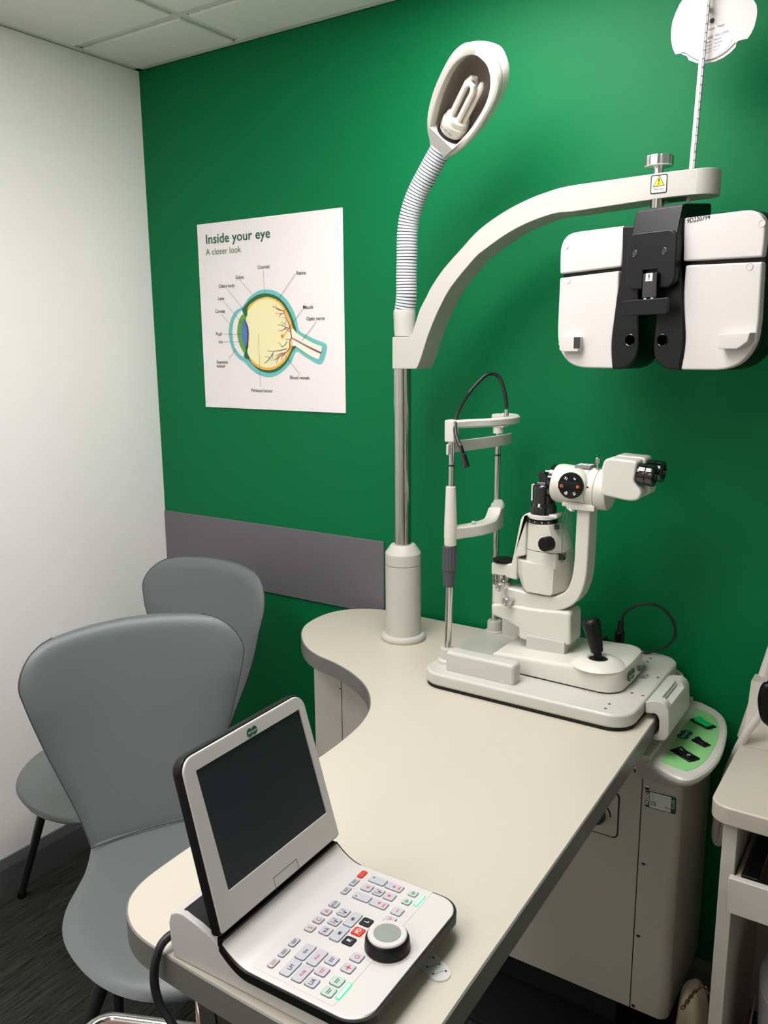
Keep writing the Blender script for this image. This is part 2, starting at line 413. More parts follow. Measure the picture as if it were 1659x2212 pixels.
ppoly(d1, [(540,1050),(575,1095),(550,1130),(535,1180),(522,1270),(530,1360),(550,1430),(568,1460),(555,1490),(515,1465),(470,1400),(450,1320),(447,1220),(465,1140),(500,1080)], 4, 0, 3)
obj('aqueous_print', d1, ['paper'], sh, smooth=False)
d1 = B()
ppoly(d1, [(548,1085),(575,1110),(560,1180),(545,1270),(555,1370),(580,1440),(560,1460),(525,1400),(500,1330),(490,1250),(500,1170),(520,1115)], 5, 0, 3)
obj('iris_print', d1, ['iris'], sh, smooth=False)
d1 = B()
ppoly(d1, [(553,1132),(575,1160),(593,1210),(598,1280),(590,1350),(575,1392),(558,1385),(540,1340),(530,1270),(534,1190)], 6, 0, 3)
obj('lens_print', d1, ['lens'], sh, smooth=False)
d1 = B()
ppoly(d1, [(553,1132),(575,1160),(593,1210),(598,1280),(590,1350),(575,1392),(583,1330),(585,1270),(578,1200)], 7, 0, 3)
ppoly(d1, [(545,1025),(580,1035),(585,1065),(582,1100),(568,1110),(550,1080),(538,1050)], 7, 1, 2)
ppoly(d1, [(562,1450),(580,1410),(578,1450),(592,1465),(600,1490),(590,1510),(565,1500),(553,1475)], 7, 1, 2)
obj('ciliary_print', d1, ['lensd', 'dkgreen'], sh, smooth=False)
d1 = B()
W_ = .0022
for pts, w_, mi in [
  ([(1282,1450),(1150,1385),(1003,1305)], .004, 0), ([(1282,1457),(1150,1395),(1010,1318)], .002, 1),
  ([(1003,1305),(985,1200),(955,1120),(930,1060),(900,1045),(822,1010)], .0035, 0), ([(900,1050),(865,1035),(858,992)], .002, 0),
  ([(930,1065),(945,1030)], .002, 0), ([(935,1075),(900,1080),(850,1075)], .002, 0), ([(905,1080),(885,1115)], .002, 0),
  ([(985,1220),(950,1210),(915,1190),(870,1185)], .003, 0), ([(950,1215),(910,1240),(878,1238)], .0022, 0), ([(990,1250),(940,1220)], .002, 0),
  ([(940,1180),(950,1130),(915,1115)], .0018, 1), ([(955,1190),(920,1165),(900,1165)], .0018, 1),
  ([(1003,1305),(985,1350),(985,1400),(950,1445),(900,1455),(860,1480)], .0035, 0), ([(950,1445),(915,1485),(908,1520)], .0025, 0),
  ([(925,1460),(880,1490),(860,1550)], .003, 0), ([(880,1490),(838,1520)], .0025, 0),
  ([(990,1325),(960,1320),(945,1335)], .002, 1), ([(960,1345),(920,1390),(880,1350)], .0025, 1), ([(920,1390),(905,1390)], .002, 1),
  ([(960,1410),(900,1425),(830,1435),(775,1430)], .003, 1), ([(830,1440),(815,1530)], .0028, 1), ([(825,1455),(790,1510),(745,1550)], .0028, 1), ([(800,1495),(745,1482)], .002, 1)]:
    pline(d1, pts, w_*.85, 7, mi, 5, .5)
obj('vessel_print', d1, ['vein', 'veinb'], sh, smooth=False)
d1 = B(); ppoly(d1, [(900,1290),(905,1272),(916,1268),(928,1278),(930,1295),(922,1312),(910,1312)], 7, 0, 2); ppoly(d1, [(910,1292),(914,1284),(920,1290),(917,1300)], 8, 1, 2)
obj('macula_print', d1, ['orange', 'ink'], sh, smooth=False)
for a, b_ in [((738,670),(745,885)),((1040,703),(862,968)),((518,765),(625,893)),((397,850),(550,1040)),((363,965),(570,1210)),((340,1085),(438,1200)),((358,1274),(540,1274)),((362,1347),(512,1347)),((410,1508),(480,1410)),((1103,1042),(930,1288)),((1235,1155),(1102,1335)),((1080,1652),(935,1465)),((690,1268),(711,1772))]:
    ld = B(); pline(ld, [a, b_], .0009, 9); obj('leader_line', ld, 'ink', ps, smooth=False)
def pword(txt, q, size, m, sx=.9, bold=0):
    p = pp(q, 2); return glyphs(txt, size, p, (1,0,0), (0,0,1), sx, 'LEFT', bold)
b_ = pword('Inside your eye', (192,424), .0385, 'inkg', 1.08, .0004); obj('title_lettering', b_, 'inkg', ps, smooth=False)
b_ = pword('A closer look', (196,531), .0265, 'inkg2', .98, 0); obj('subtitle_lettering', b_, 'inkg2', ps, smooth=False)
for txt, q in [('Choroid',(681,660)),('Sclera',(476,755)),('Ciliary body',(315,838)),('Lens',(310,953)),('Cornea',(283,1074)),('Pupil',(289,1287)),('Iris',(318,1360)),('Aqueous',(296,1550)),('humor',(298,1588)),('Retina',(1048,715)),('Macula',(1110,1036)),('Optic nerve',(1143,1144)),('Blood vessels',(987,1697)),('Vitreous humor',(620,1817))]:
    obj('caption_lettering', pword(txt, q, .0142, 'ink', .94, .0001), 'ink', ps, smooth=False)

# ================================================================ table
TZ = .84
def xr(y): return 1.738+(1.56-y)*.026
outl = [(1.655,1.885),(1.685,1.880),(1.712,1.866),(1.727,1.842),(1.732,1.80),(xr(1.56),1.56),(xr(1.1),1.1),(xr(.75),.75),(xr(.66),.66),(1.752,.618),(1.715,.600),(1.64,.5975),(1.5,.5985),(1.41,.602),(1.365,.607),(1.333,.620),(1.308,.640),(1.294,.662),(1.286,.69),(1.283,.731),(1.281,.80),(1.277,.95),(1.274,1.104),(1.270,1.178),(1.262,1.235),(1.252,1.275),(1.236,1.316),(1.214,1.352),(1.184,1.389),(1.146,1.423),(1.104,1.450),(1.063,1.470),(1.016,1.488),(.967,1.500),(.923,1.518),(.882,1.545),(.845,1.580),(.814,1.618),(.791,1.661),(.780,1.710),(.779,1.759),(.792,1.807),(.825,1.848),(.875,1.876),(.94,1.884),(1.2,1.885)]
lo = []
for i, p in enumerate(outl): lo.append(p)
sm = [tuple(v) for v in catmull([(x, y) for x, y in outl], 3, True)]
# keep the long straight runs straight
tb = thing('table', 'cream kidney-shaped instrument table top with a grey edge', 'table', (1.5, 1.2, .8))
obj('tabletop', prism(B(), sm, 'Z', TZ-.038, TZ, .0012, 2), 'laminate', tb)
def offset(poly, d):
    n = len(poly); out = []
    for i in range(n):
        a, b, c_ = Vector(poly[i-1]), Vector(poly[i]), Vector(poly[(i+1) % n]); t = (c_-a).normalized(); out.append((b.x+t.y*d, b.y-t.x*d))
    return out
area = sum(sm[i-1][0]*sm[i][1]-sm[i][0]*sm[i-1][1] for i in range(len(sm)))
sg = 1 if area > 0 else -1
o1 = offset(sm, .0022*sg); eb = B(); n_ = len(sm)
for zs, pl in (((TZ-.0385, TZ-.0015), o1),):
    t = B()
    rg = [[t.verts.new((x, y, z)) for x, y in q] for q, z in ((sm, zs[0]), (pl, zs[0]), (pl, zs[1]), (sm, zs[1]+.001))]
    for A, Bq in zip(rg, rg[1:]):
        for k in range(n_): t.faces.new((A[k], A[(k+1) % n_], Bq[(k+1) % n_], Bq[k]))
    bmesh.ops.recalc_face_normals(t, faces=t.faces); _merge(eb, t)
obj('edge_band', eb, 'edge', tb)

# ================================================================ cabinet under the table
cb = thing('cabinet', 'tall grey metal cabinet with rounded corners under the table', 'cabinet', (1.3, 1.75, 0))
def rplan(x0, x1, y0, y1, r):
    return rrect((x0+x1)/2, (y0+y1)/2, x1-x0, y1-y0, r, 6)
CY = 1.61
obj('body', prism(B(), rplan(.8565, 1.716, CY+.002, 1.888, .004), 'Z', .15, .798), 'bodyd', cb)
pan = [(.856, .9435), (.9455, 1.7125)]
for x0, x1 in pan:
    obj('front_panel', box(B(), x0, x1, CY, CY+.012, .148, .799, .0015, 2), 'body', cb)
# the side unit: rounded front corner
su = [(1.7145, CY)]+[(1.770+.022*math.sin(a), CY+.022-.022*math.cos(a)) for a in [PI/2*k/8 for k in range(9)]]+[(1.792, 1.886), (1.7145, 1.886)]
obj('side_unit', prism(B(), su, 'Z', .148, .735, .001, 1), 'body', cb)
obj('side_panel', box(B(), .853, .857, CY+.004, 1.886, .148, .799, .001, 1), 'body', cb)
for px, py, rr in [(1390,1865,.0028),(1379,2021,.0028),(1368,2172,.0028),(1375,1664,.0045),(1398.5,1702,.0032),(735,1486,.0022),(784,1501,.0022)]:
    p = ony(px, py, CY); sb = B()
    lathe(sb, [(rr*1.5, -.0002), (rr*1.45, .0006), (rr, .0012), (0, .0013)], (p.x, CY, p.z), (0,-1,0), 16)
    obj('screw', sb, 'steel', cb)
    # dark socket
    sb = B(); lathe(sb, [(rr*.7, 0), (rr*.55, .0004), (0, .0004)], (p.x, CY-.0012, p.z), (0,-1,0), 6); obj('screw_socket', sb, 'darkdoor', cb)
# recessed knob plate
kp = B(); prism(kp, rrect(1.617, .592, .104, .106, .012), 'Y', CY-.0015, CY+.001); kpo = obj('knob_plate', kp, 'bodyd', cb)
prism_ = prism(B(), rrect(1.617, .592, .099, .101, .011), 'Y', CY-.0022, CY+.001); obj('plate_face', prism_, 'body', kpo)
kb = B(); lathe(kb, [(.024, 0), (.023, .006), (.017, .008), (.015, .022), (.012, .024), (0, .024)], (1.618, CY-.002, .583), (0,-1,0), 28)
obj('height_knob', kb, 'rubber', cb)
arc = B(); pline2 = [(1.618+.034*math.cos(a), .583+.034*math.sin(a)) for a in [math.radians(x) for x in range(5, 100, 8)]]
prism(arc, ribbon(pline2, .003), 'Y', CY-.0028, CY-.002); obj('dial_arc', arc, 'darkdoor', cb)
# inspection sticker
st = tag(None or thing('inspection_sticker', 'green and white electrical safety sticker on the cabinet corner', 'sticker', (1.735, CY-.0005, .62)), None)
def stp(x, y, k=0):
    p = ony(*crop(1380, 1680, .06028)((x, y)), CY); return Vector((p.x, CY-.0004-.0002*k, p.z))
sb = B(); flat(sb, [stp(*q) for q in [(250,440),(1180,660),(1330,715),(1350,750),(1325,1280),(1290,1310),(1200,1290),(260,1035),(220,1000)]])
obj('label', sb, 'inkg', st, smooth=False)
sb = B(); flat(sb, [stp(*q, 1) for q in [(400,500),(1170,695),(1135,1245),(378,1045)]]); obj('paper', sb, 'inkw', st, smooth=False)
dR = (stp(1170,695)-stp(400,500)).normalized(); dU = Vector((0,0,1))
sb = glyphs('PASSED', .0095, stp(350,975,2), (0,0,1), (-1,0,0), .86, 'LEFT', .0003); obj('lettering', sb, 'inkw', st, smooth=False)
sb = glyphs('ELECTRICAL', .0042, stp(1245,790,2), (0,0,-1), (1,0,0), .9); addto(sb, glyphs('SAFETY TEST', .0042, stp(1185,790,2), (0,0,-1), (1,0,0), .85)); obj('lettering', sb, 'inkw', st, smooth=False)
sb = B()
for k in range(5):
    a, b__ = stp(420, 590+k*85, 2), stp(1135, 770+k*85, 2); flat(sb, [a, b__, b__-Vector((0,0,.00025)), a-Vector((0,0,.00025))])
for k in range(5):
    addto(sb, glyphs(['Test ID','Initials','Re-Test','Engineer','Service'][k], .0024, stp(430, 578+k*85, 2), (1,0,-.05), (0,0,1), .9))
obj('form_print', sb, 'ink', st, smooth=False)
sb = B()
for pts in [[(420,900),(500,850),(600,900),(620,960),(560,990),(500,940),(430,980)], [(540,860),(590,960),(610,1020)], [(960,1060),(1120,1100)], [(1000,1110),(1110,1155)]]:
    P = [stp(*q, 3) for q in pts]; P = catmull(P, 4)
    prism(sb, [(p.x, p.z) for p in [Vector((v.x, 0, v.z)) for v in P]] and ribbon([(v.x, v.z) for v in P], .0009), 'Y', CY-.0012, CY-.001)
obj('handwriting', sb, 'ink', st, smooth=False)
sb = B(); c_ = stp(970,1055,3)
flat(sb, [c_+Vector((math.cos(a)*r_, 0, math.sin(a)*r_)) for a, r_ in [(PI/4*k, .0024 if k % 2 == 0 else .0007) for k in range(8)]]); obj('red_star', sb, 'inkred', st, smooth=False)
# black floor plinth
pl = thing('floor_plinth', 'black flat floor plate and column under the grey cabinet', 'plinth', (1.4, 1.7, 0))
obj('base_plate', box(B(), .95, 1.72, 1.532, 1.885, .0005, .012, .002), 'plinth', pl)
obj('column', box(B(), 1.0, 1.66, 1.70, 1.86, .012, .15, .004), 'plinth', pl)
# control panel cap
cpn = thing('switch_panel', 'pale plastic switch panel with green label beside the table', 'switch panel', (1.78, 1.7, .72))
cap_o = [(1.700,1.556),(1.730,1.556),(1.752,1.538),(1.790,1.520),(1.812,1.515),(1.830,1.528),(1.846,1.575),(1.853,1.638),(1.849,1.709),(1.838,1.785),(1.821,1.838),(1.797,1.870),(1.765,1.890),(1.740,1.895),(1.700,1.895)]
cs = [tuple(v) for v in catmull(cap_o[3:13], 5)]
capout = [(1.714,1.895),(1.714,1.556),(1.745,1.545)]+cs+[(1.765,1.892)]
def tuck(f): return [(x-max(0, x-1.745)*f, (y+(1.60-y)*f*min(1, max(0, x-1.72)/.05)) if y < 1.60 else y) for x, y in capout]
capsec = [[(x, y, z) for x, y in pl_] for z, pl_ in ((.722, tuck(.42)), (.726, tuck(.38)), (.748, tuck(.04)), (.756, tuck(0)), (.762, offset(capout, -.0008)), (.765, offset(capout, -.0045)))]
obj('housing', loft(B(), capsec), 'plastic2', cpn)
obj('ridge', box(B(), 1.714, 1.742, 1.552, 1.893, .760, .774, .003, 2), 'plastic2', cpn)
gl = [(1.761,1.561),(1.795,1.550),(1.811,1.548),(1.822,1.565),(1.831,1.600),(1.834,1.634),(1.834,1.69),(1.828,1.75),(1.818,1.793),(1.804,1.826),(1.78,1.845),(1.756,1.851)]
gb = B(); prism(gb, [tuple(v) for v in catmull(gl[2:11], 4)]+gl[11:]+gl[:2], 'Z', .765, .7657); obj('green_label', gb, 'lime', cpn, smooth=False)
def rocker(cx, cy, L, W, m, mark):
    r = Matrix.Translation((cx, cy, .7657)) @ Matrix.Rotation(math.radians(-32), 4, 'Z')
    f = box(B(), -L/2, L/2, -W/2, W/2, 0, .003, .0008, 1, rot=r); o = obj('rocker_switch', f, 'bplastic', cpn)
    t = B(); prism(t, [(-L*.34, 0), (-L*.34, .0095), (0, .0045), (L*.34, .0055), (L*.34, 0)], 'Y', -W*.33, W*.33, .0006, 1)
    bmesh.ops.transform(t, matrix=r, verts=t.verts); obj('rocker', t, m, o)
    if mark:
        ms = B(); flat(ms, [r@Vector(p) for p in [(-L*.25,-.0007,.0088),(-L*.12,-.0007,.0070),(-L*.12,.0007,.0070),(-L*.25,.0007,.0088)]])
        for k in range(12):
            a, b2 = 2*PI*k/12, 2*PI*(k+1)/12
            flat(ms, [r@Vector((L*.19+q*math.cos(an), q*math.sin(an), .0056)) for q, an in ((.0022,a),(.003,a),(.003,b2),(.0022,b2))])
        obj('switch_mark', ms, 'inkw', o, smooth=False)
rocker(1.790, 1.776, .052, .026, 'switch', False)
rocker(1.8075, 1.682, .036, .019, 'bplastic', False)
rocker(1.793, 1.612, .054, .028, 'bplastic', True)
ms = B()
for txt, x, y in [('ON',1.815,1.752),('EM',1.822,1.668),('AC',1.817,1.592),('OFF',1.822,1.603)]:
    obj('lettering', glyphs(txt, .006, (x, y, .7661), (-.1,1,0), (-1,-.1,0), .8), 'ink', cpn, smooth=False)
logo((1.7705, 1.702, .7662), (.10,.995,0), (-.995,.10,0), .0205, cpn)
# ================================================================ equipment pole with arm
PX, PYY = 1.066, 1.715
stand = thing('equipment_stand', 'instrument pole with chrome shaft and curved overhead arm on the table', 'stand', (PX, PYY, TZ))
obj('foot_ring', lathe(B(), [(.0545,0),(.0565,.004),(.0565,.010),(.053,.0145),(.046,.016),(0,.016)], (PX,PYY,TZ), n=48), 'arm', stand)
obj('lower_column', lathe(B(), [(.0445,.012),(.0445,.195),(.0438,.1955),(.0438,.1965),(.0445,.197),(.0445,.222),(.044,.226),(.031,.2445),(.0295,.246),(.0225,.246),(0,.240)], (PX,PYY,TZ), n=48), 'arm', stand)
obj('seam_ring', lathe(B(), [(.0444,.1955),(.0447,.1957),(.0447,.1967),(.0444,.1969)], (PX,PYY,TZ), n=48), 'flexd', stand)
obj('chrome_shaft', cyl(B(), (PX,PYY,TZ+.22), (PX,PYY,1.57), .0208, 40), 'steel', stand)
YF, YB_ = 1.680, 1.750
outer = [c for c in [(847,728),(880,727.5)]]+[(889,722),(898,694),(907,667),(921,640),(931,620),(957,581.5),(997,536),(1035,495.4),(1088,457.5),(1136.5,432),(1174,417),(1223,402.5),(1310,389.5),(1408,375.6),(1463,368)]
inner = [(1454,425),(1411,431),(1324,444),(1238,457),(1199.7,461),(1149,477.7),(1098.5,503),(1048,538.5),(1022.5,561),(974.4,620),(950,664),(934,700),(921,735),(911,768),(903,790),(899,797),(847,797)]
def P_(px, py, Y): p = ony(px, py, Y); return (p.x, p.z)
op = [P_(*q, YF) for q in outer]; ip = [P_(*q, YF) for q in inner]
op = op[:2]+[tuple(v) for v in catmull(op[2:], 4)]; ip = [tuple(v) for v in catmull(ip[:-2], 4)]+ip[-2:]
zt, zb = op[-1][1], ip[0][1]
xe = ony(1550, 400, 1.715).x-.03
prof = op+[(xe, zt), (xe, zb)]+ip
ab = prism(B(), prof, 'Y', YF, YB_, .0022, 2, ang=60)
cap_ = [(xe-.002, YF)]+[(xe+.035*math.sin(a), 1.715-.035*math.cos(a)) for a in [PI*k/14 for k in range(15)]]+[(xe-.002, YB_)]
prism(ab, cap_, 'Z', zb, zt, .0022, 2, ang=50)
arm = obj('curved_arm', ab, 'arm', stand)
obj('arm_recess', box(B(), 1.60, xe-.02, 1.692, 1.738, zb-.0008, zb+.002), 'rubber', arm)
# warning sticker
def lab(x, y, k=0): p = ony(*cP((x, y)), YF); return Vector((p.x, YF-.0003-.0002*k, p.z))
wl = B(); A_, B2, C2, D2 = lab(783,275), lab(908,268), lab(903,403), lab(770,417)
cx_, cz_ = (A_.x+C2.x)/2, (A_.z+C2.z)/2; ww, hh = (B2.x-A_.x), (A_.z-D2.z)
prism(wl, rrect(cx_, cz_, ww, hh, .003), 'Y', YF-.0004, YF); wlo = obj('warning_label', wl, 'ink', arm, smooth=False)
wl = B(); prism(wl, rrect(cx_, cz_, ww-.004, hh-.004, .002), 'Y', YF-.0006, YF-.0003, mi=0)
flat(wl, [(cx_-.0115, YF-.0008, cz_-.004), (cx_+.0115, YF-.0008, cz_-.004), (cx_, YF-.0008, cz_+.0165)], 1)
flat(wl, [(cx_-.0095, YF-.0010, cz_-.0028), (cx_+.0095, YF-.0010, cz_-.0028), (cx_, YF-.0010, cz_+.0142)], 2)
addto(wl, glyphs('!', .016, (cx_, YF-.0012, cz_-.0005), (1,0,0), (0,0,1), 1, 'CENTER', .0003), 1)
addto(wl, glyphs('Warning', .0062, (cx_, YF-.0012, cz_-.0105), (1,0,0), (0,0,1), .85, 'CENTER'), 1)
addto(wl, glyphs("Don't adjust screw", .0042, (cx_, YF-.0012, cz_-.0158), (1,0,0), (0,0,1), .72, 'CENTER'), 1)
obj('label_print', wl, ['inkw', 'ink', 'yellow'], arm, smooth=False)
# top clamp knob
kx = ony(1423, 352, 1.715).x
kb = B(); n = 40
t = B(); R0 = []
for (r, h) in [(.0245,.017),(.026,.0185),(.026,.034),(.0245,.036)]:
    R0.append([t.verts.new((kx+(r+(.0012 if (k//2) % 2 else 0))*math.cos(2*PI*k/60), 1.715+(r+(.0012 if (k//2) % 2 else 0))*math.sin(2*PI*k/60), zt+h)) for k in range(60)])
for A, Bq in zip(R0, R0[1:]):
    for k in range(60): t.faces.new((A[k], A[(k+1) % 60], Bq[(k+1) % 60], Bq[k]))
t.faces.new(R0[0][::-1]); t.faces.new(R0[-1]); bmesh.ops.recalc_face_normals(t, faces=t.faces); _merge(kb, t)
cyl(kb, (kx,1.715,zt-.002), (kx,1.715,zt+.018), .0095, 24)
obj('clamp_knob', kb, 'alu', stand)

# flexible reading lamp
lampg = thing('gooseneck_lamp', 'white flexible-neck examination lamp on top of the chrome pole', 'lamp', (PX, PYY, 1.59))
obj('lamp_socket', lathe(B(), [(.024,0),(.0255,.02),(.0255,.040),(.0262,.044),(.0262,.058),(.0245,.0605),(0,.0605)], (PX+.0065,PYY,1.592), n=36), 'plastic2', lampg)
gp = [(877,672),(878,640),(878,600),(879,560),(879.5,520),(882,485),(890,450),(903,415),(921,380),(940,345),(953,322)]
gpw = [ony(*q, PYY-.0012*i) for i, q in enumerate(gp)]
gpw = [Vector((PX+.0065, PYY, 1.648))]+[p for p in gpw[1:]]
path = catmull(gpw, 14); 
# resample evenly
ds = [0]
for a, b2 in zip(path, path[1:]): ds.append(ds[-1]+(b2-a).length)
def samp(s):
    for i in range(1, len(ds)):
        if ds[i] >= s: f = (s-ds[i-1])/max(1e-9, ds[i]-ds[i-1]); return path[i-1].lerp(path[i], f)
    return path[-1]
NR = 54; Lg = ds[-1]; step = Lg/NR; pts, rr = [], []
for k in range(NR):
    for f, r in ((.0,.0222),(.12,.0222),(.16,.0245),(.84,.0245),(.88,.0222)):
        pts.append(samp((k+f)*step)); rr.append(r-.0008*(k/NR))
fb = tube(B(), pts, rr, 28)
fb.faces.ensure_lookup_table()
for f in fb.faces:
    cc = f.calc_center_median()
nr_ = 28; idx = 0
for i in range(len(pts)-1):
    dark = rr[i] < rr[min(i+1, len(rr)-1)] - .001 or (i % 5 in (0, 1, 4))
    for k in range(nr_):
        fb.faces[idx].material_index = 1 if (i % 5 in (0, 4, 1, 3)) else 0; idx += 1
obj('flexible_neck', fb, ['flex', 'flexd'], lampg)
# lamp head: long shade, opening turned to the room and a little down
hb0 = samp(Lg); hb1 = ony(1060, 122, 1.62)
ax = (hb1-hb0).normalized(); Lh = (hb1-hb0).length*1.08
view = (CAM-(hb0+hb1)/2).normalized()
want = Vector((-.05, -.86, -.30))
nrm = (want-ax*want.dot(ax)).normalized(); sd = ax.cross(nrm)
print('lamp', hb0, hb1, Lh)
def hp(u, s, n): return hb0+ax*(u*Lh)+sd*s+nrm*n
#  u,  half width, rim n, back n
prof_l = [(-.03,.022,.012,-.020),(.03,.029,.017,-.025),(.10,.039,.024,-.031),(.20,.049,.030,-.038),(.32,.057,.033,-.045),(.45,.0625,.034,-.050),(.58,.0645,.034,-.053),(.70,.0645,.034,-.053),(.80,.0615,.034,-.050),(.88,.0545,.034,-.045),(.94,.0435,.034,-.037),(.985,.0240,.033,-.027),(1.0,.004,.033,-.017)]
pl3 = catmull([(a, b_, c_) for a, b_, c_, d_ in prof_l], 6); pl4 = catmull([(a, d_, 0) for a, b_, c_, d_ in prof_l], 6)
prof_f = [(p.x, max(.001, p.y), p.z, q.y) for p, q in zip(pl3, pl4)]
def interp(u):
    for a, b2 in zip(prof_f, prof_f[1:]):
        if u <= b2[0]: f = (u-a[0])/max(1e-6, b2[0]-a[0]); return [x+(y-x)*f for x, y in zip(a[1:], b2[1:])]
    return list(prof_f[-1][1:])
NS, NL = 28, 48
gs = [(1-math.cos(PI*k/NL))/2 for k in range(NL+1)]
us = [-.03+1.03*g for g in gs]
def shell_sec(u, inset):
    hw, rim, back = interp(u); hw = max(.001, hw-inset); r_ = rim-.013
    return [hp(u, -hw*math.cos(PI*k/NS), r_+((back-r_)*math.sin(PI*k/NS)**.8 if 0 < k < NS else 0)) for k in range(NS+1)]
def outerloop(dn, grow=0):
    A, Bq = [], []
    for u in us:
        hw, rim, back = interp(u); hw = max(.0005, hw+grow); A.append(hp(u, -hw, rim-dn)); Bq.append(hp(u, hw, rim-dn))
    return A+Bq[::-1]
def wo(u):
    if u < .60: return interp(u)[0]-.0135
    return (interp(.6)[0]-.0135)*max(0, 1-((u-.6)/.330)**2.3)**.5
def innerloop(n, d=0):
    A, Bq = [], []
    for g in gs:
        u = .165+.765*g; hw = max(.0003, wo(u)-d); sag = -.012*max(0, 1-g*14)*0; A.append(hp(u+(.02 if g < .001 else 0)*0, -hw, n)); Bq.append(hp(u, hw, n))
    return A+Bq[::-1]
hb = B(); t = B()
R_ = [[t.verts.new(p) for p in shell_sec(u, 0)] for u in us]
for A, Bq in zip(R_, R_[1:]):
    for k in range(NS): t.faces.new((A[k], A[k+1], Bq[k+1], Bq[k]))
t.faces.new(R_[-1]); t.faces.new(R_[0][::-1])
_merge(hb, t)
secs = [outerloop(.013, 0), outerloop(.012, .0010), outerloop(.006, .0016), outerloop(.002, .0002), outerloop(-.0005, -.004), innerloop(.0335, -.004), innerloop(.0325, -.001), innerloop(.029, 0), innerloop(.012, .0008)]
t = B(); R_ = [[t.verts.new(p) for p in s] for s in secs]; n_ = len(R_[0])
for A, Bq in zip(R_, R_[1:]):
    for k in range(n_): t.faces.new((A[k], A[(k+1) % n_], Bq[(k+1) % n_], Bq[k]))
bmesh.ops.recalc_face_normals(t, faces=t.faces); _merge(hb, t)
shade = obj('lamp_shade', hb, 'plastic', lampg, wn=False)
obj('shade_seam', tube(B(), [p for p in outerloop(.0135, .0004)[2:-2]], .0006, 6), 'flexd', shade)
t = B(); us2 = [.168+.757*g for g in gs]
R_ = [[t.verts.new(hp(u, -max(.0004, wo(u)+.0005)*math.cos(PI*k/NS), .014+(interp(u)[2]+.006-.014)*(math.sin(PI*k/NS)**.8)*min(1, (.938-u)*9, (u-.12)*12))) for k in range(NS+1)] for u in us2]
for A, Bq in zip(R_, R_[1:]):
    for k in range(NS): t.faces.new((A[k], A[k+1], Bq[k+1], Bq[k]))
t.faces.new(R_[0]); t.faces.new(R_[-1])
rb = B(); _merge(rb, t); obj('reflector', rb, 'lamp_in', shade, wn=False)
# compact fluorescent bulb
bulb = B(); c0 = hp(.20, 0, -.003)
lathe(bulb, [(.020,-.008),(.0275,.0),(.0295,.018),(.0295,.022),(.0265,.0225),(.0265,.034),(.023,.037),(0,.037)], c0, ax+nrm*.06, 32)
bo = obj('bulb_base', bulb, 'plastic', lampg)
lathe_ = lathe(B(), [(.031,-.014),(.031,-.005),(.026,-.003)], c0, ax+nrm*.06, 24); obj('bulb_holder', lathe_, 'darkdoor', shade)
g_ = glyphs('18W  220-240V', .006, c0+nrm*.0305+ax*.007+sd*.018, -sd, ax, .9); obj('lettering', g_, 'ink', bo, smooth=False)
axb = (ax+nrm*.06).normalized(); b1 = sd; b2_ = axb.cross(b1).normalized()
for k in range(3):
    a = 2*PI*k/3+.5; e = (b1*math.cos(a)+b2_*math.sin(a)); f = axb.cross(e); cc = c0+axb*.037+e*.0135
    pts = [cc+f*-.0098, cc+f*-.0098+axb*.040, cc+f*-.0098+axb*.071, cc+f*-.004+axb*.081, cc+f*.004+axb*.081, cc+f*.0098+axb*.071, cc+f*.0098+axb*.040, cc+f*.0098]
    obj('bulb_tube', tube(B(), pts, .0061, 12), 'tube', bo)

# ================================================================ near-point rod with chart
rod = thing('reading_rod', 'thin white measuring rod standing up from the arm end', 'rod', (1.706, 1.73, zt))
r0, r1 = ony(1493, 371, 1.712), ony(1531, -45, 1.712)
dirr = (r1-r0).normalized()
sect = [(-.0055,-.0035),(.0045,-.0035),(.0045,.0035),(-.0055,.0035)]
sx_ = Vector((1,0,0)); 
def rodbox(w0, w1, y0, y1, a, b2, m, nm, par):
    bm = B(); loft(bm, [[p+Vector((w,0,0))+Vector((0,y,0)) for w, y in [(w0,y0),(w1,y0),(w1,y1),(w0,y1)]] for p in (a, b2)]); return obj(nm, bm, m, par, smooth=False)
rodbox(-.0036, .0026, -.0035, .0035, r0-dirr*.09, r1, 'wplastic', 'rod_bar', rod)
rodbox(.0026, .0058, -.0030, .0030, r0-dirr*.004, r1, 'strip', 'scale_strip', rod)
tk = B(); Lr = (r1-r0).length
for k in range(int(Lr/.0145)):
    p = r0+dirr*(k*.0145+.004); flat(tk, [p+Vector((w,-.0041,h)) for w, h in [(.0026,0),(.0060,0),(.0060,.0011),(.0026,.0011)]])
    flat(tk, [p+Vector((.0060,y,h)) for y, h in [(-.0033,0),(.0031,0),(.0031,.0011),(-.0033,.0011)]])
    if k % 5 == 2: addto(tk, glyphs(str(70-k), .0045, p+Vector((.0042,-.0042,.001)), (1,0,0), (0,0,1), .8))
obj('scale_marks', tk, 'ink', rod, smooth=False)
ch = thing('near_chart', 'round white near-vision test card hung on the thin rod', 'chart', ony(1545, 30, 1.728))
YC = 1.726
def cc3(pts, Y): return [(ony(*c3(q), Y).x, ony(*c3(q), Y).z) for q in pts]
dk = [(735,845),(640,835),(590,815),(535,795),(520,750),(490,735),(460,725),(435,708),(362,722),(325,640),(303,520),(305,400),(325,280),(365,170),(415,60),(480,-40),(600,-160),(760,-230),(950,-245),(1130,-200),(1280,-110),(1400,0),(1437,60),(1447,140),(1440,230),(1410,350),(1370,440),(1318,515),(1250,525),(1185,548),(1168,580),(1165,618),(1100,690),(1000,765),(880,820)]
obj('card_disc', prism(B(), cc3(dk, YC), 'Y', YC, YC+.002), 'wplastic', ch)
wd = cc3([(540,640),(600,560),(690,440),(790,350),(875,325),(950,345),(1040,410),(1120,520),(1080,600),(1000,690),(880,765),(760,800),(660,795),(590,750)], YC)
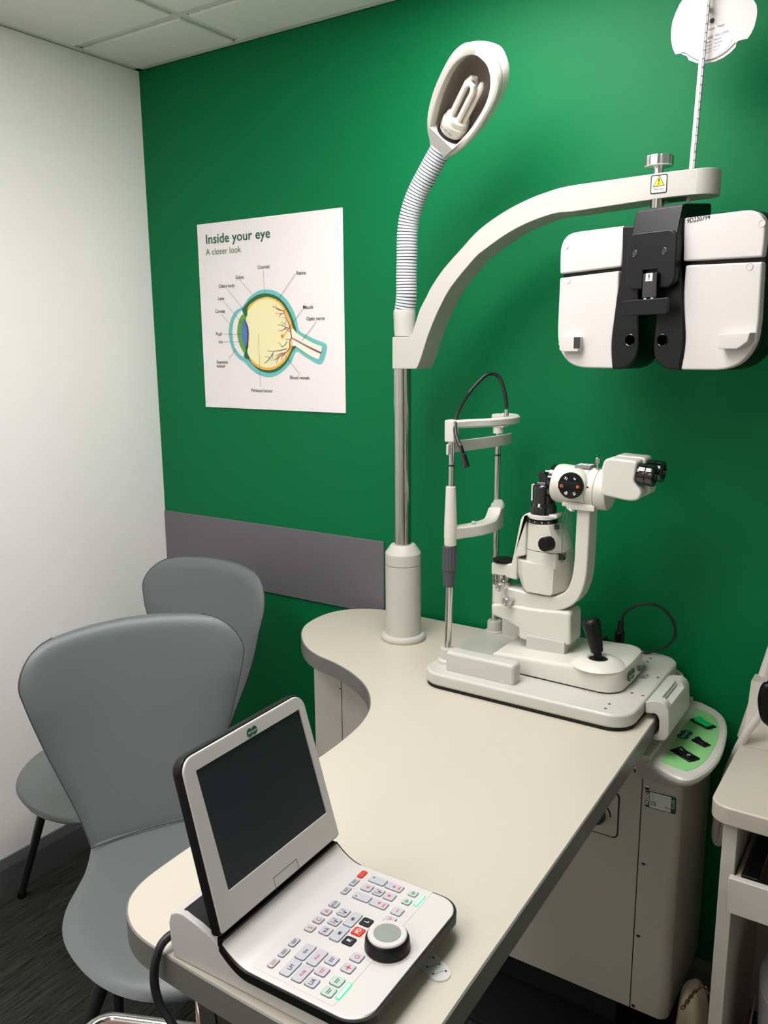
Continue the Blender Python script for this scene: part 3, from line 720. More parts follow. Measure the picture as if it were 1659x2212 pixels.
obj('card_window', prism(B(), wd, 'Y', YC-.0006, YC), 'paper', ch)
rim = [ony(*c3(q), YC) for q in [(440,700),(500,705),(560,750),(660,797),(780,800),(900,770),(1030,690),(1160,565)]]
obj('card_edge', tube(B(), [Vector((p.x, YC-.001, p.z)) for p in catmull(rim, 5)], .0006, 6), 'flexd', ch)
tx = B()
for txt, q, s in [('Near  Near',(795,415),.0052),('HPZ  WCLPO',(770,535),.0056),('vzet   rtzmv',(765,585),.005),('ventr   ocnrtu',(765,630),.0045),('ennzr   vmrce',(762,675),.004),('anmer   rmcz',(760,715),.0036)]:
    p = ony(*c3(q), YC); addto(tx, glyphs(txt, s, (p.x, YC-.0009, p.z), (1,0,.16), (0,0,1), 1.15))
p = ony(*c3((850,275)), YC); flat(tx, [(p.x+x, YC-.0009, p.z+z) for x, z in circ(0, 0, .0042, 16)])
obj('chart_print', tx, 'ink', ch, smooth=False)
hub = B(); cyl(hub, (ony(1530,20,YC).x, YC-.016, ony(1530,20,YC).z-.0), (ony(1530,20,YC).x, YC, ony(1530,20,YC).z), .004, 12); obj('card_clip', hub, 'wplastic', ch)

# ================================================================ phoropter
PA = math.radians(15.6)
ph = thing('phoropter', 'white and black refractor head hanging from the curved arm', 'phoropter', (1.69, 1.60, 1.52), -PA)
F = 1.60
XC = 1.681
_R = Matrix.Translation((1.69, 1.60, 0)) @ Matrix.Rotation(PA, 4, 'Z') @ Matrix.Translation((-1.69, -1.60, 0))
CAM2, ony_w = _R @ CAM, ony
def ony(x, y, Y): d = _R.to_3x3() @ ray(x, y); return CAM2 + d*((Y-CAM2.y)/d.y)
def mir(pts): return [(2*XC-x, z) for x, z in pts][::-1]
up_ = xz(cP, [(573,957),(115,1012),(115,900),(120,810),(145,750),(185,712),(240,697),(590,652),(600,660)], F)
lo_ = xz(cP, [(113,1042),(555,988),(548,1200),(503,1500),(502,1600),(512,1718),(270,1712),(190,1685),(130,1620),(97,1520),(97,1400)], F)
def rounded(pts, n=3): return pts
body_o = xz(cP, [(110,900),(120,800),(150,740),(190,705),(240,692),(575,654),(560,1000),(535,1350),(500,1600),(498,1716),(270,1716),(190,1690),(125,1625),(90,1520),(100,1200)], F)
ny = F+.014
up_, lo_, body_o = soften(up_), soften(lo_), soften(body_o)
for k, (u_, l_, bo_) in enumerate(((up_, lo_, body_o), (mir(up_), mir(lo_), mir(body_o)))):
    h = obj('housing', prism(B(), bo_, 'Y', F+.006, F+.068, .006, 3, ang=20), 'bplastic', ph)
    obj('upper_cover', prism(B(), u_, 'Y', F-.006, F+.014, .0035, 3, ang=20), 'wplastic', h)
    obj('lower_cover', prism(B(), l_, 'Y', F-.006, F+.014, .0035, 3, ang=20), 'wplastic', h)
    s = 1 if k == 0 else -1
    for q in ([(150,802),(163,1060),(112,1528)] if k == 0 else [(1615,632),(1522,955),(1550,1508)]):
        p = ony(*cP(q), F-.006)
        t = lathe(B(), [(.0062,-.0004),(.0062,.0006),(.0056,.001),(.0050,.0004),(0,.0004)], (p.x, F-.006, p.z), (0,-1,0), 20); obj('screw_cap', t, 'wplastic', h)
# black centre columns with sight holes
colL = xz(cP, [(590,655),(700,650),(712,1100),(712,1560),(690,1650),(640,1700),(580,1722),(512,1722),(503,1600),(505,1500),(550,1150),(585,980)], F)
colL = soften(colL); colR = mir(colL)
eL = ony(*cP((626,1505)), F-.010); eR = ony(*cP((900,1505)), F-.010)
eR.x = 2*XC-eL.x
for c_, e in ((colL, eL), (colR, eR)):
    cbm = boolcut(prism(B(), c_, 'Y', F-.010, F+.062, .004, 3, ang=20), [cyl(B(), (e.x, F-.05, e.z), (e.x, F+.1, e.z), .0095, 28)])
    co_ = obj('eye_column', cbm, 'bplastic', ph)
    r_ = lathe(B(), [(.0095,0),(.0112,0),(.0112,.0012),(.0104,.0018),(.0095,.0012)], (e.x, F-.010, e.z), (0,-1,0), 28, ring=True); obj('eyepiece_ring', r_, 'gloss', co_)
# link behind the columns
lk = B(); box(lk, XC-.03, XC+.03, F+.014, F+.055, 1.625, 1.76, .003); obj('link_block', lk, 'bplastic', ph)
# bracket
xl, xr2 = ony(*cP((603,900)), 1.572).x, ony(*cP((968,900)), 1.572).x
zq = lambda q, Y: ony(*cP(q), Y).z
z1, z2, z3 = zq((800,1120), 1.572), zq((800,690), 1.572), zq((800,515), 1.60)
fr = [(xl, z1+.02), (xl+.02, z1), (xr2-.02, z1), (xr2, z1+.02), (xr2, z2), (xl, z2)]
fp = rrect((xl+xr2)/2, (z1+z2)/2, xr2-xl, z2-z1, .018, 6)
bb_ = boolcut(prism(B(), fp, 'Y', 1.572, 1.592, .003, 3, ang=40), [box(B(), (xl+xr2)/2-.0155, (xl+xr2)/2+.0155, 1.55, 1.583, z1-.02, zq((770,975), 1.572))])
obj('front_bracket', bb_, 'bplastic', ph)
hd = B(); prism(hd, [(1.575, z2-.012), (1.590, z3-.004), (1.600, z3), (1.684, z3+.008), (1.688, z3+.005), (1.688, z3-.055), (1.63, z3-.06), (1.60, z2-.03)], 'X', xl+.003, xr2-.002, .004, 3, ang=12)
obj('hanger', hd, 'bplastic', ph)
for q in [(660,858),(880,838)]:
    p = ony(*cP(q), 1.572); obj('screw_cap', lathe(B(), [(.0062,-.0004),(.0062,.0005),(.0054,.0008),(.0048,.0002),(0,.0002)], (p.x, 1.572, p.z), (0,-1,0), 18), 'gloss', ph)
# shaft into the arm
obj('shaft', cyl(B(), (_R @ Vector((kx+.008, 1.693, z3-.01))), (_R @ Vector((kx+.008, 1.693, zb+.01))), .013, 28), 'steel', ph)
# nose rest slider
xa, xb2 = ony(*cP((718,1080)), 1.562).x, ony(*cP((825,1080)), 1.562).x
zA, zB_ = zq((770,1000), 1.562), zq((770,1190), 1.562)
ns = obj('forehead_slider', box(B(), xa, xb2, 1.562, 1.590, zB_, zA, .002), 'gloss', ph)
ic = B(); ixc, izc = ony(*cP((768,1034)), 1.561).x, ony(*cP((768,1034)), 1.561).z; s = .0068
flat(ic, [(ixc+x, 1.5614, izc+z) for x, z in [(-s,-s),(s,-s),(s,s),(-s,s)]], 0)
flat(ic, [(ixc+x, 1.5611, izc+.0042+z) for x, z in circ(0, 0, .0013, 10)], 1)
for a in [[(-.0004,.003),(-.0004,-.001),(-.0028,-.0058),(-.0018,-.0058),(0,-.002),(.0018,-.0058),(.0028,-.0058),(.0004,-.001),(.0004,.003)], [(-.004,.0005),(-.0035,.0012),(0,.003),(.0035,.0012),(.004,.0005),(.0012,.0018),(.0012,-.001),(-.0012,-.001),(-.0012,.0018)]]:
    flat(ic, [(ixc+x, 1.5611, izc+z) for x, z in a], 1)
obj('patient_symbol', ic, ['inkw', 'ink'], ns, smooth=False)
pA, pB = ony(*cP((563,1265)), 1.555), ony(*cP((905,1245)), 1.555)
fr_ = B(); zc = (pA.z+pB.z)/2-.001
prism(fr_, [(pA.x, zc-.0135), (pB.x-.003, zc-.0135), (pB.x, zc-.009), (pB.x, zc+.015), (pA.x+.002, zc+.013)], 'Y', 1.556, 1.562, .001, 1); obj('forehead_rest', fr_, 'bplastic', ph)
box_ = box(B(), (xa+xb2)/2-.010, (xa+xb2)/2-.005, 1.562, 1.5635, zc+.013, zc+.0165); obj('rest_pin', box(box_, (xa+xb2)/2+.004, (xa+xb2)/2+.009, 1.562, 1.5635, zc+.013, zc+.0165), 'alu', ph)
# lens-window humps
p0, p1 = ony(*cP((125,1580)), F-.012), ony(*cP((262,1480)), F-.012)
h1 = obj('sensor_hump', prism(B(), [(p0.x-.002, p0.z), (p0.x+.008, p0.z-.003), (p1.x, p0.z-.003), (p1.x, p1.z), (p0.x-.002, p1.z+.002)], 'Y', F-.022, F-.004, .0018, 2), 'wplastic', ph)
q0, q1 = ony(*cP((205,1568)), F-.022), ony(*cP((250,1483)), F-.022)
obj('sensor_window', box(B(), q0.x, q1.x, F-.0226, F-.02, q0.z, q1.z), 'gloss', h1)
p0, p1 = ony(*cP((1290,1572)), F-.022), ony(*cP((1520,1448)), F-.022)
tri = [(p0.x, p0.z), (p1.x-.018, p0.z), (p1.x, p0.z+.012), (p1.x+.003, p1.z), (p0.x, p1.z-.002)]
obj('sensor_hump', prism(B(), tri, 'Y', F-.026, F-.004, .0018, 2), 'wplastic', ph)
sp = ony(*cP((1052,632)), F-.0062); print('ph', up_[0], up_[7], XC, sp)
sn = glyphs('9D220794', .0118, (sp.x, F-.0064, sp.z), (1,0,.06), (0,0,1), .86, 'LEFT', .0002); obj('serial_lettering', sn, 'ink', ph, smooth=False)

ony = ony_w
# ================================================================ slit lamp
sl = thing('slit_lamp', 'white slit lamp microscope with chin rest on the far end of the table', 'microscope', (1.48, 1.665, TZ))
plan = []
for cx, cy, r, a0 in ((1.668,1.81,.05,0),(1.302,1.805,.05,PI/2),(1.302,1.53,.05,PI),(1.668,1.53,.05,3*PI/2)):
    plan += [(cx+r*math.cos(a0+PI/2*k/8), cy+r*math.sin(a0+PI/2*k/8)) for k in range(9)]
obj('rubber_base', prism(B(), offset(plan, -.003), 'Z', TZ, .848), 'darkdoor', sl)
bp = obj('base_plate', prism(B(), plan, 'Z', .8465, .875, .006, 3, ang=50), 'plastic2', sl)
for q in [(1152,776),(1128,803),(1286,711),(1352,726),(1378,604),(1442,618),(1397,503),(1379,524),(536,343)]:
    p = onz(*c7(q), .875); obj('screw_hole', lathe(B(), [(.0036,0),(.0034,.0003),(0,.0003)], (p.x,p.y,.8748), n=14), 'rubber', bp)
for y0, y1 in ((1.508, 1.545), (1.785, 1.822)):
    obj('rail_cover', box(B(), 1.304, 1.467, y0, y1, .870, .919, .0075, 4), 'plastic2', sl)
for q in [(195,565),(514,645)]:
    p = ony(*c7(q), 1.508); obj('screw', lathe(B(), [(.0036,0),(.0034,.0006),(.001,.0002),(0,.0002)], (p.x,1.508,p.z), (0,-1,0), 14), 'alu', sl)
# moving carriage
cp = [(1.384,1.572),(1.62,1.566)]+[(1.626+.042*math.sin(a), 1.608-.042*math.cos(a)) for a in [PI/2*k/8 for k in range(9)]]+[(1.670,1.66)]+[(1.626+.042*math.cos(a), 1.722+.042*math.sin(a)) for a in [PI/2*k/8 for k in range(9)]]+[(1.384,1.758)]
obj('carriage_gap', prism(B(), offset(cp, -.004), 'Z', .875, .8795), 'darkdoor', sl)
t = B(); secs = []
for z, o_ in ((.8785,-.0005),(.883,0),(.914,-.0012),(.9195,-.0045),(.9215,-.010),(.922,-.016)):
    secs.append([(x, y, z-(.012 if z > .9 else 0)*max(0, (1.47-x)/.09)**1) for x, y in offset(cp, o_)])
cg = obj('carriage', loft(t, secs), 'plastic', sl)
jp = onz(*c7((1085,497)), .9335)
dome = [(.056,-.014),(.052,-.0105),(.045,-.0065),(.036,-.002),(.028,-.0004),(.024,0),(.0215,-.001),(.0195,-.004),(0,-.006)]
obj('joystick_collar', lathe(B(), dome, (jp.x,jp.y,.9335), n=44), 'plastic', cg)
obj('collar_opening', lathe(B(), [(.0195,-.0035),(0,-.0030)], (jp.x,jp.y,.9335), n=32), 'darkdoor', cg)
jt = ony(*c7((1038,268)), jp.y); jd = jt-jp
obj('joystick', lathe(B(), [(.008,-.002),(.0085,.010),(.0125,.012),(.0135,.02),(.0165,.045),(.0185,.072),(.0185,jd.length-.008),(.0165,jd.length-.002),(.012,jd.length+.001),(0,jd.length+.002)], jp, jd, 32), 'bplastic', sl)
lp = ony(*c7((1262,622)), 1.62)
logo((1.6708, 1.640, .8985), (0.02,1,.0), (0,0,1), .0185, cg)
obj('lock_lever', box(B(), 1.670, 1.682, 1.684, 1.694, .892, .904, .002), 'rubber', cg)
# table clamp at the right
clp = [P_(*c8(q), 1.575) for q in [(500,510),(560,500),(640,508),(690,540),(718,590),(722,700),(718,830),(690,870),(640,878),(548,866),(580,820),(615,815),(626,780),(630,690),(615,640),(590,622),(500,615)]]
clm = prism(B(), clp, 'Y', 1.575, 1.735, .002, 2, ang=40)
clm = boolcut(clm, [box(B(), 1.745, 1.80, 1.600, 1.700, .871, .93)])
obj('table_clamp', clm, 'plastic2', sl)
obj('clamp_cover', box(B(), 1.7215, 1.748, 1.602, 1.698, .868, .8765, .001), 'plastic2', sl)
# lower arm block
YA, YBk = 1.632, 1.698
bl = xz(c6, [(75,1300),(240,1310),(430,1345),(640,1362),(700,1370),(722,1392),(725,1420),(722,1630),(700,1642),(430,1622),(300,1580),(300,1500),(200,1440),(78,1388)], YA)
obj('swing_block', prism(B(), soften(bl), 'Y', YA, YBk, .006, 3, ang=25), 'plastic', sl)
ft = [onz(*c6(q), .925) for q in [(325,1635),(420,1672),(690,1690),(695,1650)]]
obj('block_foot', box(B(), ft[0].x+.004, ft[2].x-.004, 1.628, 1.70, .912, .945, .003), 'plastic2', sl)
pc_ = ony(*c6((648,1384)), 1.665); obj('pivot_cap', lathe(B(), [(.0155,-.004),(.0150,.0015),(0,.002)], (pc_.x,1.665,ony(*c6((648,1368)), YA).z+.0005), n=28), 'gloss', sl)
# pivot column
XJ = ony(*c6((163,1200)), 1.655).x
zz = lambda y: ony(*c6((163, y)), 1.640).z
obj('pivot_hub', lathe(B(), [(.0215, zz(1302)-.9),(.0222, zz(1290)-.9),(.0222, zz(1165)-.9),(.0215, zz(1160)-.9),(0, zz(1160)-.9)], (XJ,1.660,.9), n=40), 'plastic', sl)
obj('pivot_ring', lathe(B(), [(.0205, zz(1165)-.9),(.0205, zz(1125)-.9),(.0192, zz(1122)-.9),(.0192, zz(1110)-.9),(.0205, zz(1108)-.9),(.0205, zz(1066)-.9)], (XJ,1.660,.9), n=40), 'steel', sl)
obj('disc_cap', lathe(B(), [(.0225, zz(966)-.9),(.0225, zz(950)-.9),(.021, zz(946)-.9),(0, zz(945)-.9)], (XJ,1.660,.9), n=36), 'bplastic', sl)
for q in [(150,1160),(205,1280)]:
    p = ony(*c6(q), 1.618)
    obj('thumb_screw', lathe(B(), [(.004,-.022),(.004,-.006),(.0095,-.005),(.0102,-.003),(.0102,.004),(.0088,.006),(.006,.006),(.0055,.0045),(0,.0045)], p, (-.25,-1,-.05), 20), 'alu', sl)
# microscope arm
ma = xz(c6, [(205,1168),(300,1190),(440,1225),(560,1242),(620,1235),(672,1210),(705,1170),(735,1090),(752,980),(775,515),(885,515),(872,800),(858,1040),(846,1120),(822,1200),(790,1262),(745,1310),(690,1340),(620,1358),(540,1360),(430,1346),(240,1308),(120,1302),(120,1165)], 1.640)
obj('microscope_arm', prism(B(), soften(ma), 'Y', 1.640, 1.690, .004, 3, ang=25), 'plastic', sl)
# lamp yoke
yk = xz(c6, [(78,962),(160,975),(240,975),(262,880),(300,690),(316,612),(335,580),(370,560),(430,556),(615,578),(615,612),(363,597),(358,905),(290,918),(285,1108),(200,1086),(78,1062)], 1.645)
obj('lamp_yoke', prism(B(), soften(yk), 'Y', 1.645, 1.688, .004, 3, ang=25), 'plastic', sl)
# lower lamp housing: a faceted box
def cz(q, Y): return ony(*c6(q), Y)
z_t, z_b = cz((585,1000), 1.632).z, cz((585,1238), 1.632).z
xA, xB_, xCc, xD = cz((292,1000),1.655).x, cz((330,1000),1.632).x, cz((587,1000),1.632).x, cz((712,1000),1.675).x
def hex_(x0, x1, x2, x3, z, slope=0):
    pl_ = [(x0,1.652),(x1,1.634),(x2,1.632),(x3,1.672),(x3,1.705),(x0+.01,1.705)]
    return [(x, y, z+slope*(x2-x)) for x, y in pl_]
lb = B(); t = B()
loft(t, [hex_(xA+.018,xB_+.012,xCc-.006,xD-.008,z_b), hex_(xA+.014,xB_+.006,xCc-.001,xD-.002,z_b+.006,.0), hex_(xA+.002,xB_,xCc,xD,z_b+.036,.0), hex_(xA,xB_-.002,xCc,xD,z_t,.03)])
obj('lower_housing', t, 'plastic', sl)
bmo = sl.children
# upper lamp housing
def dsec(xl_, xf, xr_, z, s=0):
    o = []
    for k in range(9):
        a = PI*.5*k/8; o.append((xl_+.018-.018*math.sin(a)*1.0 if k else xl_+.018, 1.700-(.0)*k, z) if k == 0 else (xl_+.018-.018*math.sin(a), 1.682-.0+ .018*math.cos(a), z))
    o += [(xl_, 1.668, z), (xl_+.003, 1.652, z), (xl_+.014, 1.640, z), (xl_+.03, 1.635, z), (xf, 1.633, z), (xr_, 1.662, z), (xr_, 1.700, z)]
    return [(x, y, z_+s*(xf-x)) for x, y, z_ in o]
zz2 = lambda y, Y=1.635: ony(*c6((480, y)), Y).z
xl0, xl1 = cz((358,940),1.655).x, cz((372,640),1.655).x
f0, f1, f2 = cz((602,980),1.633).x, cz((590,880),1.633).x, cz((545,660),1.633).x
r0_, r1_, r2_ = cz((700,930),1.665).x, cz((690,880),1.665).x, cz((625,650),1.665).x
obj('filter_drum', loft(B(), [dsec(xl0,f0,r0_,z_t-.004), dsec(xl0,f0,r0_,zz2(878))]), 'plastic', sl)
obj('lamp_housing', loft(B(), [dsec(xl0,f0-.001,r0_-.001,zz2(872)), dsec((xl0+xl1)/2,(f0+f2)/2,(r0_+r2_)/2,zz2(760)), dsec(xl1,f2,r2_,zz2(655))]), 'plastic', sl)
wb = box(B(), r0_-.022, r0_+.0006, 1.640, 1.656, zz2(925), zz2(872)); obj('filter_slot', wb, 'gloss', sl)
wb = box(B(), cz((615,670),1.65).x-.004, cz((635,670),1.65).x, 1.6445, 1.65, zz2(685), zz2(650)); obj('filter_slot', wb, 'gloss', sl)
kn = cz((505,818), 1.605)
t = B(); R0 = []
for (r, h) in [(.0125,0),(.0148,.001),(.0148,.020),(.0135,.0225)]:
    x_, y_, a_ = frame_from((-.35,-1,-.02)); R0.append([t.verts.new(Vector((kn.x,1.607,kn.z))+Vector((.35,1,.02)).normalized()*.020+a_*h+(x_*math.cos(2*PI*k/48)+y_*math.sin(2*PI*k/48))*(r+(.0007 if (k//2) % 2 else 0))) for k in range(48)])
for A, Bq in zip(R0, R0[1:]):
    for k in range(48): t.faces.new((A[k], A[(k+1) % 48], Bq[(k+1) % 48], Bq[k]))
t.faces.new(R0[0][::-1]); t.faces.new(R0[-1]); bmesh.ops.recalc_face_normals(t, faces=t.faces)
obj('slit_knob', t, 'bplastic', sl)
XL = cz((506,500),1.665).x
zl = lambda y: ony(*c6((506, y)), 1.638).z
obj('scale_ring', lathe(B(), [(.0275, zl(655)-1),(.0335, zl(652)-1),(.0335, zl(622)-1),(.028, zl(618)-1)], (XL-.003,1.667,1), n=44), 'bplastic', sl)
sm_ = B()
for k in range(12):
    a = -PI/2-.55+k*.14
    p = Vector((XL-.003+.0338*math.cos(a), 1.667+.0338*math.sin(a), zl(648 if k % 3 else 645))); addto(sm_, glyphs('I' if k % 3 else str(k*5//3), .0055 if k % 3 == 0 else .003, p, (-math.sin(a), math.cos(a), 0), (0,0,1), .9))
obj('lettering', sm_, 'inkw', sl, smooth=False)
obj('white_ring', lathe(B(), [(.028, zl(620)-1),(.031, zl(617)-1),(.031, zl(588)-1),(.029, zl(583)-1),(0, zl(583)-1)], (XL,1.665,1), n=44), 'plastic', sl)
obj('optics_barrel', lathe(B(), [(.0285, zl(590)-1),(.0285, zl(525)-1),(.0275, zl(515)-1),(.0245, zl(492)-1),(.0240, zl(488)-1),(.0240, zl(365)-1),(.0225, zl(350)-1),(.0205, zl(342)-1),(.0205, zl(333)-1),(0, zl(333)-1)], (XL,1.665,1), n=44), 'gloss', sl)
mp_ = xz(c6, [(455,340),(468,300),(470,270),(458,255),(458,228),(490,218),(515,228),(530,262),(560,300),(588,335),(585,345)], 1.655)
obj('mirror_head', prism(B(), mp_, 'Y', 1.655, 1.677, .001, 1), 'gloss', sl)
obj('mirror_edge', box(B(), cz((455,300),1.654).x, cz((540,300),1.654).x, 1.6535, 1.656, zz2(318,1.654), zz2(308,1.654)), 'alu', sl)
a_, b_ = cz((417,330),1.66), cz((414,455),1.66); obj('white_lever', tube(B(), [a_+Vector((.006,0,.001)), a_, a_-Vector((.0,0,.008)), b_], .0026, 10), 'plastic', sl)
# microscope body
cb_ = cz((760,322), 1.665); rz_ = .0415; zc = cb_.z
x0, x1 = cz((600,320),1.665).x, cz((890,320),1.665).x
obj('microscope_body', lathe(B(), [(.030,0),(.036,.0015),(.0395,.006),(.0415,.014),(.0415,x1-x0-.002),(.0405,x1-x0)], (x0,1.665,zc), (1,0,-.06), 44), 'plastic', sl)
x2 = cz((962,320),1.665).x; ax_ = Vector((1,0,-.06)).normalized()
pA = Vector((x0,1.665,zc))+ax_*(x1-x0+.0005); obj('body_collar', lathe(B(), [(.0405,0),(.042,.001),(.042,x2-x1-.002),(.041,x2-x1-.001)], pA, ax_, 44), 'plastic', sl)
x3 = cz((1060,320),1.665).x; pB2 = Vector((x0,1.665,zc))+ax_*(x2-x0); obj('rear_collar', lathe(B(), [(.041,0),(.0425,.001),(.0425,x3-x2-.006),(.040,x3-x2),(0,x3-x2)], pB2, ax_, 44), 'plastic', sl)
obj('objective_ring', lathe(B(), [(.026,-.0095),(.032,-.009),(.037,-.004),(.037,.004),(.03,.006)], (x0,1.665,zc+.002), (1,0,-.06), 40), 'gloss', sl)
obj('ring_pin', cyl(B(), (x0-.012,1.640,zc+.026), (x0-.002,1.640,zc+.026), .0022, 10), 'alu', sl)
dc = cz((730,335), 1.618)
dd = (-.06,-1,0)
obj('magnification_boss', lathe(B(), [(.0325,-.030),(.0325,-.010),(.030,-.003),(.0275,0)], (dc.x,1.6205,dc.z), dd, 40), 'plastic', sl)
dl = obj('magnification_dial', lathe(B(), [(.0270,-.004),(.0272,.004),(.0262,.0055),(.019,.0055),(.0185,.005),(0,.005)], (dc.x,1.6195,dc.z), dd, 44), 'bplastic', sl)
obj('dial_grip', box(B(), dc.x-.026, dc.x+.022, 1.6115, 1.617, dc.z-.0078, dc.z+.0078, .0018), 'bplastic', dl)
ink1, ink2 = B(), B()
for txt, an, ro, tgt in [('16',122,150,ink1),('6',60,40,ink1),('25',182,180,ink2),('10',0,180,ink2),('40',240,-130,ink1),('16',300,-60,ink1)]:
    a = math.radians(an); r_ = .0175; Ra = math.radians(ro); rv = Vector((math.cos(Ra),0,math.sin(Ra))); uv = Vector((-math.sin(Ra),0,math.cos(Ra)))
    Yt = 1.6105 if txt in ('25','10') and tgt is ink2 else 1.6132
    p = Vector((dc.x+r_*math.cos(a), Yt, dc.z+r_*math.sin(a)))-rv*0-uv*.0025
    addto(tgt, glyphs(txt, .0085, p, rv, uv, .9, 'CENTER', .0002))
obj('dial_numbers', ink1, 'inkw', dl, smooth=False); obj('dial_numbers', ink2, 'inkora', dl, smooth=False)
tp = cz((760,178), 1.650); tq = cz((890,178), 1.650)
obj('data_plate', box(B(), tp.x, tq.x, 1.648, 1.682, zc+.036, zc+.0425, .001), 'flexd', sl)
pr = B()
for k in range(3): box(pr, tp.x+.004+k*.010, tp.x+.011+k*.010, 1.655, 1.675, zc+.0424, zc+.0429)
obj('plate_print', pr, 'inkw', sl, smooth=False)
bx0, bx1 = cz((650,440),1.63).x, cz((905,490),1.63).x
obj('head_bracket', box(B(), bx0, bx1, 1.632, 1.698, cz((780,518),1.632).z, zc-.034, .003), 'plastic', sl)
obj('bracket_lip', box(B(), bx0+.012, bx1+.004, 1.629, 1.70, cz((780,518),1.632).z-.004, cz((780,490),1.632).z, .002), 'plastic', sl)
for q in [(868,535),(893,537)]:
    p = cz(q, 1.6395); obj('screw', lathe(B(), [(.0018,0),(0,.0004)], (p.x,1.6398,p.z), (0,-1,0), 10), 'ink', sl)
p = cz((865,350), 1.624); obj('body_screw', lathe(B(), [(.0022,0),(0,.0006)], (p.x,1.6235,p.z), (0,-1,0), 10), 'ink', sl)
p = cz((945,140), 1.655)
obj('lock_screw', lathe(B(), [(.002,-.018),(.002,-.004),(.0048,-.003),(.0048,.0075),(.004,.0085),(0,.0085)], (p.x,1.655,p.z), n=18), 'steel', sl)
for q in [(725,522),(735,532)]:
    p = cz(q, 1.632); obj('clip_screw', lathe(B(), [(.006,0),(.006,.004),(.003,.005),(0,.005)], (p.x,1.634,p.z), (0,-.3,-1), 14), 'alu', sl)
# binocular housings and eyepieces
bo_l = [(963,395),(975,300),(985,160),(1000,128),(1030,112),(1240,134),(1268,150),(1240,300),(1262,340),(1300,385),(1296,430),(1270,455),(1220,464),(1160,456),(985,416)]
for Y0, Y1 in ((1.612, 1.656), (1.672, 1.716)):
    o_ = xz(c6, bo_l, 1.612)
    hs = obj('binocular_tube', prism(B(), soften(o_), 'Y', Y0, Y1, .009, 4, ang=20), 'plastic', sl)
    yc = (Y0+Y1)/2; e0 = ony(*c6((1238,232)), 1.634); e1 = ony(*c6((1418,258)), 1.634)
    e0 = Vector((e0.x, yc, e0.z)); e1 = Vector((e1.x, yc, e1.z)); L_ = (e1-e0).length
    obj('eyepiece', lathe(B(), [(.0190,-.004),(.0205,.001),(.0205,.005),(.0190,.006),(.0192,.010),(.0212,.012),(.0218,L_*.45),(.0215,L_*.6),(.0205,L_*.62),(.0215,L_*.66),(.0215,L_*.93),(.020,L_),(.014,L_+.001),(.012,L_-.006),(0,L_-.007)], e0, e1-e0, 36), 'gloss', hs)
obj('tube_bridge', box(B(), cz((985,300),1.66).x, cz((1100,300),1.66).x, 1.65, 1.68, cz((1000,400),1.64).z, cz((1000,180),1.64).z, .004), 'plastic', sl)
# breath shield and its wire
def v6(q, X): return onx(*c6(q), X)
XS = cz((700,700),1.665).x+.004
sh_ = B(); flat(sh_, [v6(q, XS) for q in [(692,545),(712,535),(748,560),(748,900),(740,940),(700,965),(668,900),(665,700)]])
obj('breath_shield', sh_, 'shield', sl, smooth=False)
wr = catmull([cz(q, 1.64) for q in [(735,475),(722,452),(705,462),(690,530),(665,610),(660,700),(656,900),(655,965)]], 5)
obj('shield_wire', tube(B(), wr, .0008, 6), 'steel', sl)
# chin rest ------------------------------------------------------
YN, YFr = 1.555, 1.792
zn = lambda y: ony(975, y, YN).z
XN, XF_ = 1.290, 1.284
cr = sl
obj('post_foot', lathe(B(), [(.023,.0),(.023,.008),(.021,.011),(.0165,.0125),(.0165,.034),(.0145,.037),(0,.037)], (XN-.006,YN,.872), n=32), 'plastic2', cr)
obj('post_foot', lathe(B(), [(.022,.0),(.022,.006),(.0205,.008),(.018,.009),(.018,.030),(.016,.033),(0,.033)], (XF_,YFr,.872), n=32), 'plastic2', cr)
zg0, zg1, zg2 = zn(1178.5), zn(1231), zn(1267)
obj('chin_post', cyl(B(), (XN-.006,YN,.90), (XN-.002,YN,zg2+.01), .0082, 24), 'chrome', cr)
obj('chin_post', cyl(B(), (XN-.001,YN,1.20), (XN+.001,YN,zn(960)+.02), .0062, 24), 'chrome', cr)
obj('chin_post', cyl(B(), (XF_-.002,YFr,.89), (XF_,YFr,1.35), .0072, 24), 'chrome', cr)
obj('post_tip', cyl(B(), (XF_,YFr,1.34), (XF_,YFr,1.372), .0055, 20), 'chrome', cr)
z_ = ony(*c5((845,975)), YFr).z; obj('post_band', cyl(B(), (XF_,YFr,z_-.002), (XF_,YFr,z_+.002), .0076, 20), 'gloss', cr)
z_ = ony(*c5((375,1085)), YN).z; obj('post_band', cyl(B(), (XN,YN,z_-.002), (XN,YN,z_+.002), .0066, 20), 'gloss', cr)
t = B(); R0 = []
for r, z in [(.0125,zg0),(.0150,zg0-.002),(.0165,zg1+.004),(.0160,zg1)]:
    R0.append([t.verts.new((XN-.003+(r-(.0012 if (k//2) % 2 else 0))*math.cos(2*PI*k/56), YN+(r-(.0012 if (k//2) % 2 else 0))*math.sin(2*PI*k/56), z)) for k in range(56)])
for A, Bq in zip(R0, R0[1:]):
    for k in range(56): t.faces.new((A[k], A[(k+1) % 56], Bq[(k+1) % 56], Bq[k]))
t.faces.new(R0[0][::-1]); t.faces.new(R0[-1]); bmesh.ops.recalc_face_normals(t, faces=t.faces)
obj('height_grip', t, 'rubber', cr)
obj('lower_grip', lathe(B(), [(.0145, zg1-1),(.0135, zg1-1.012),(.0122, zg2-.998),(.0115, zg2-1),(0, zg2-1)], (XN-.004,YN,1), n=32), 'rubber', cr)
zs0, zs1 = ony(*c5((370,1302)), YN).z, ony(*c5((345,1912)), YN).z
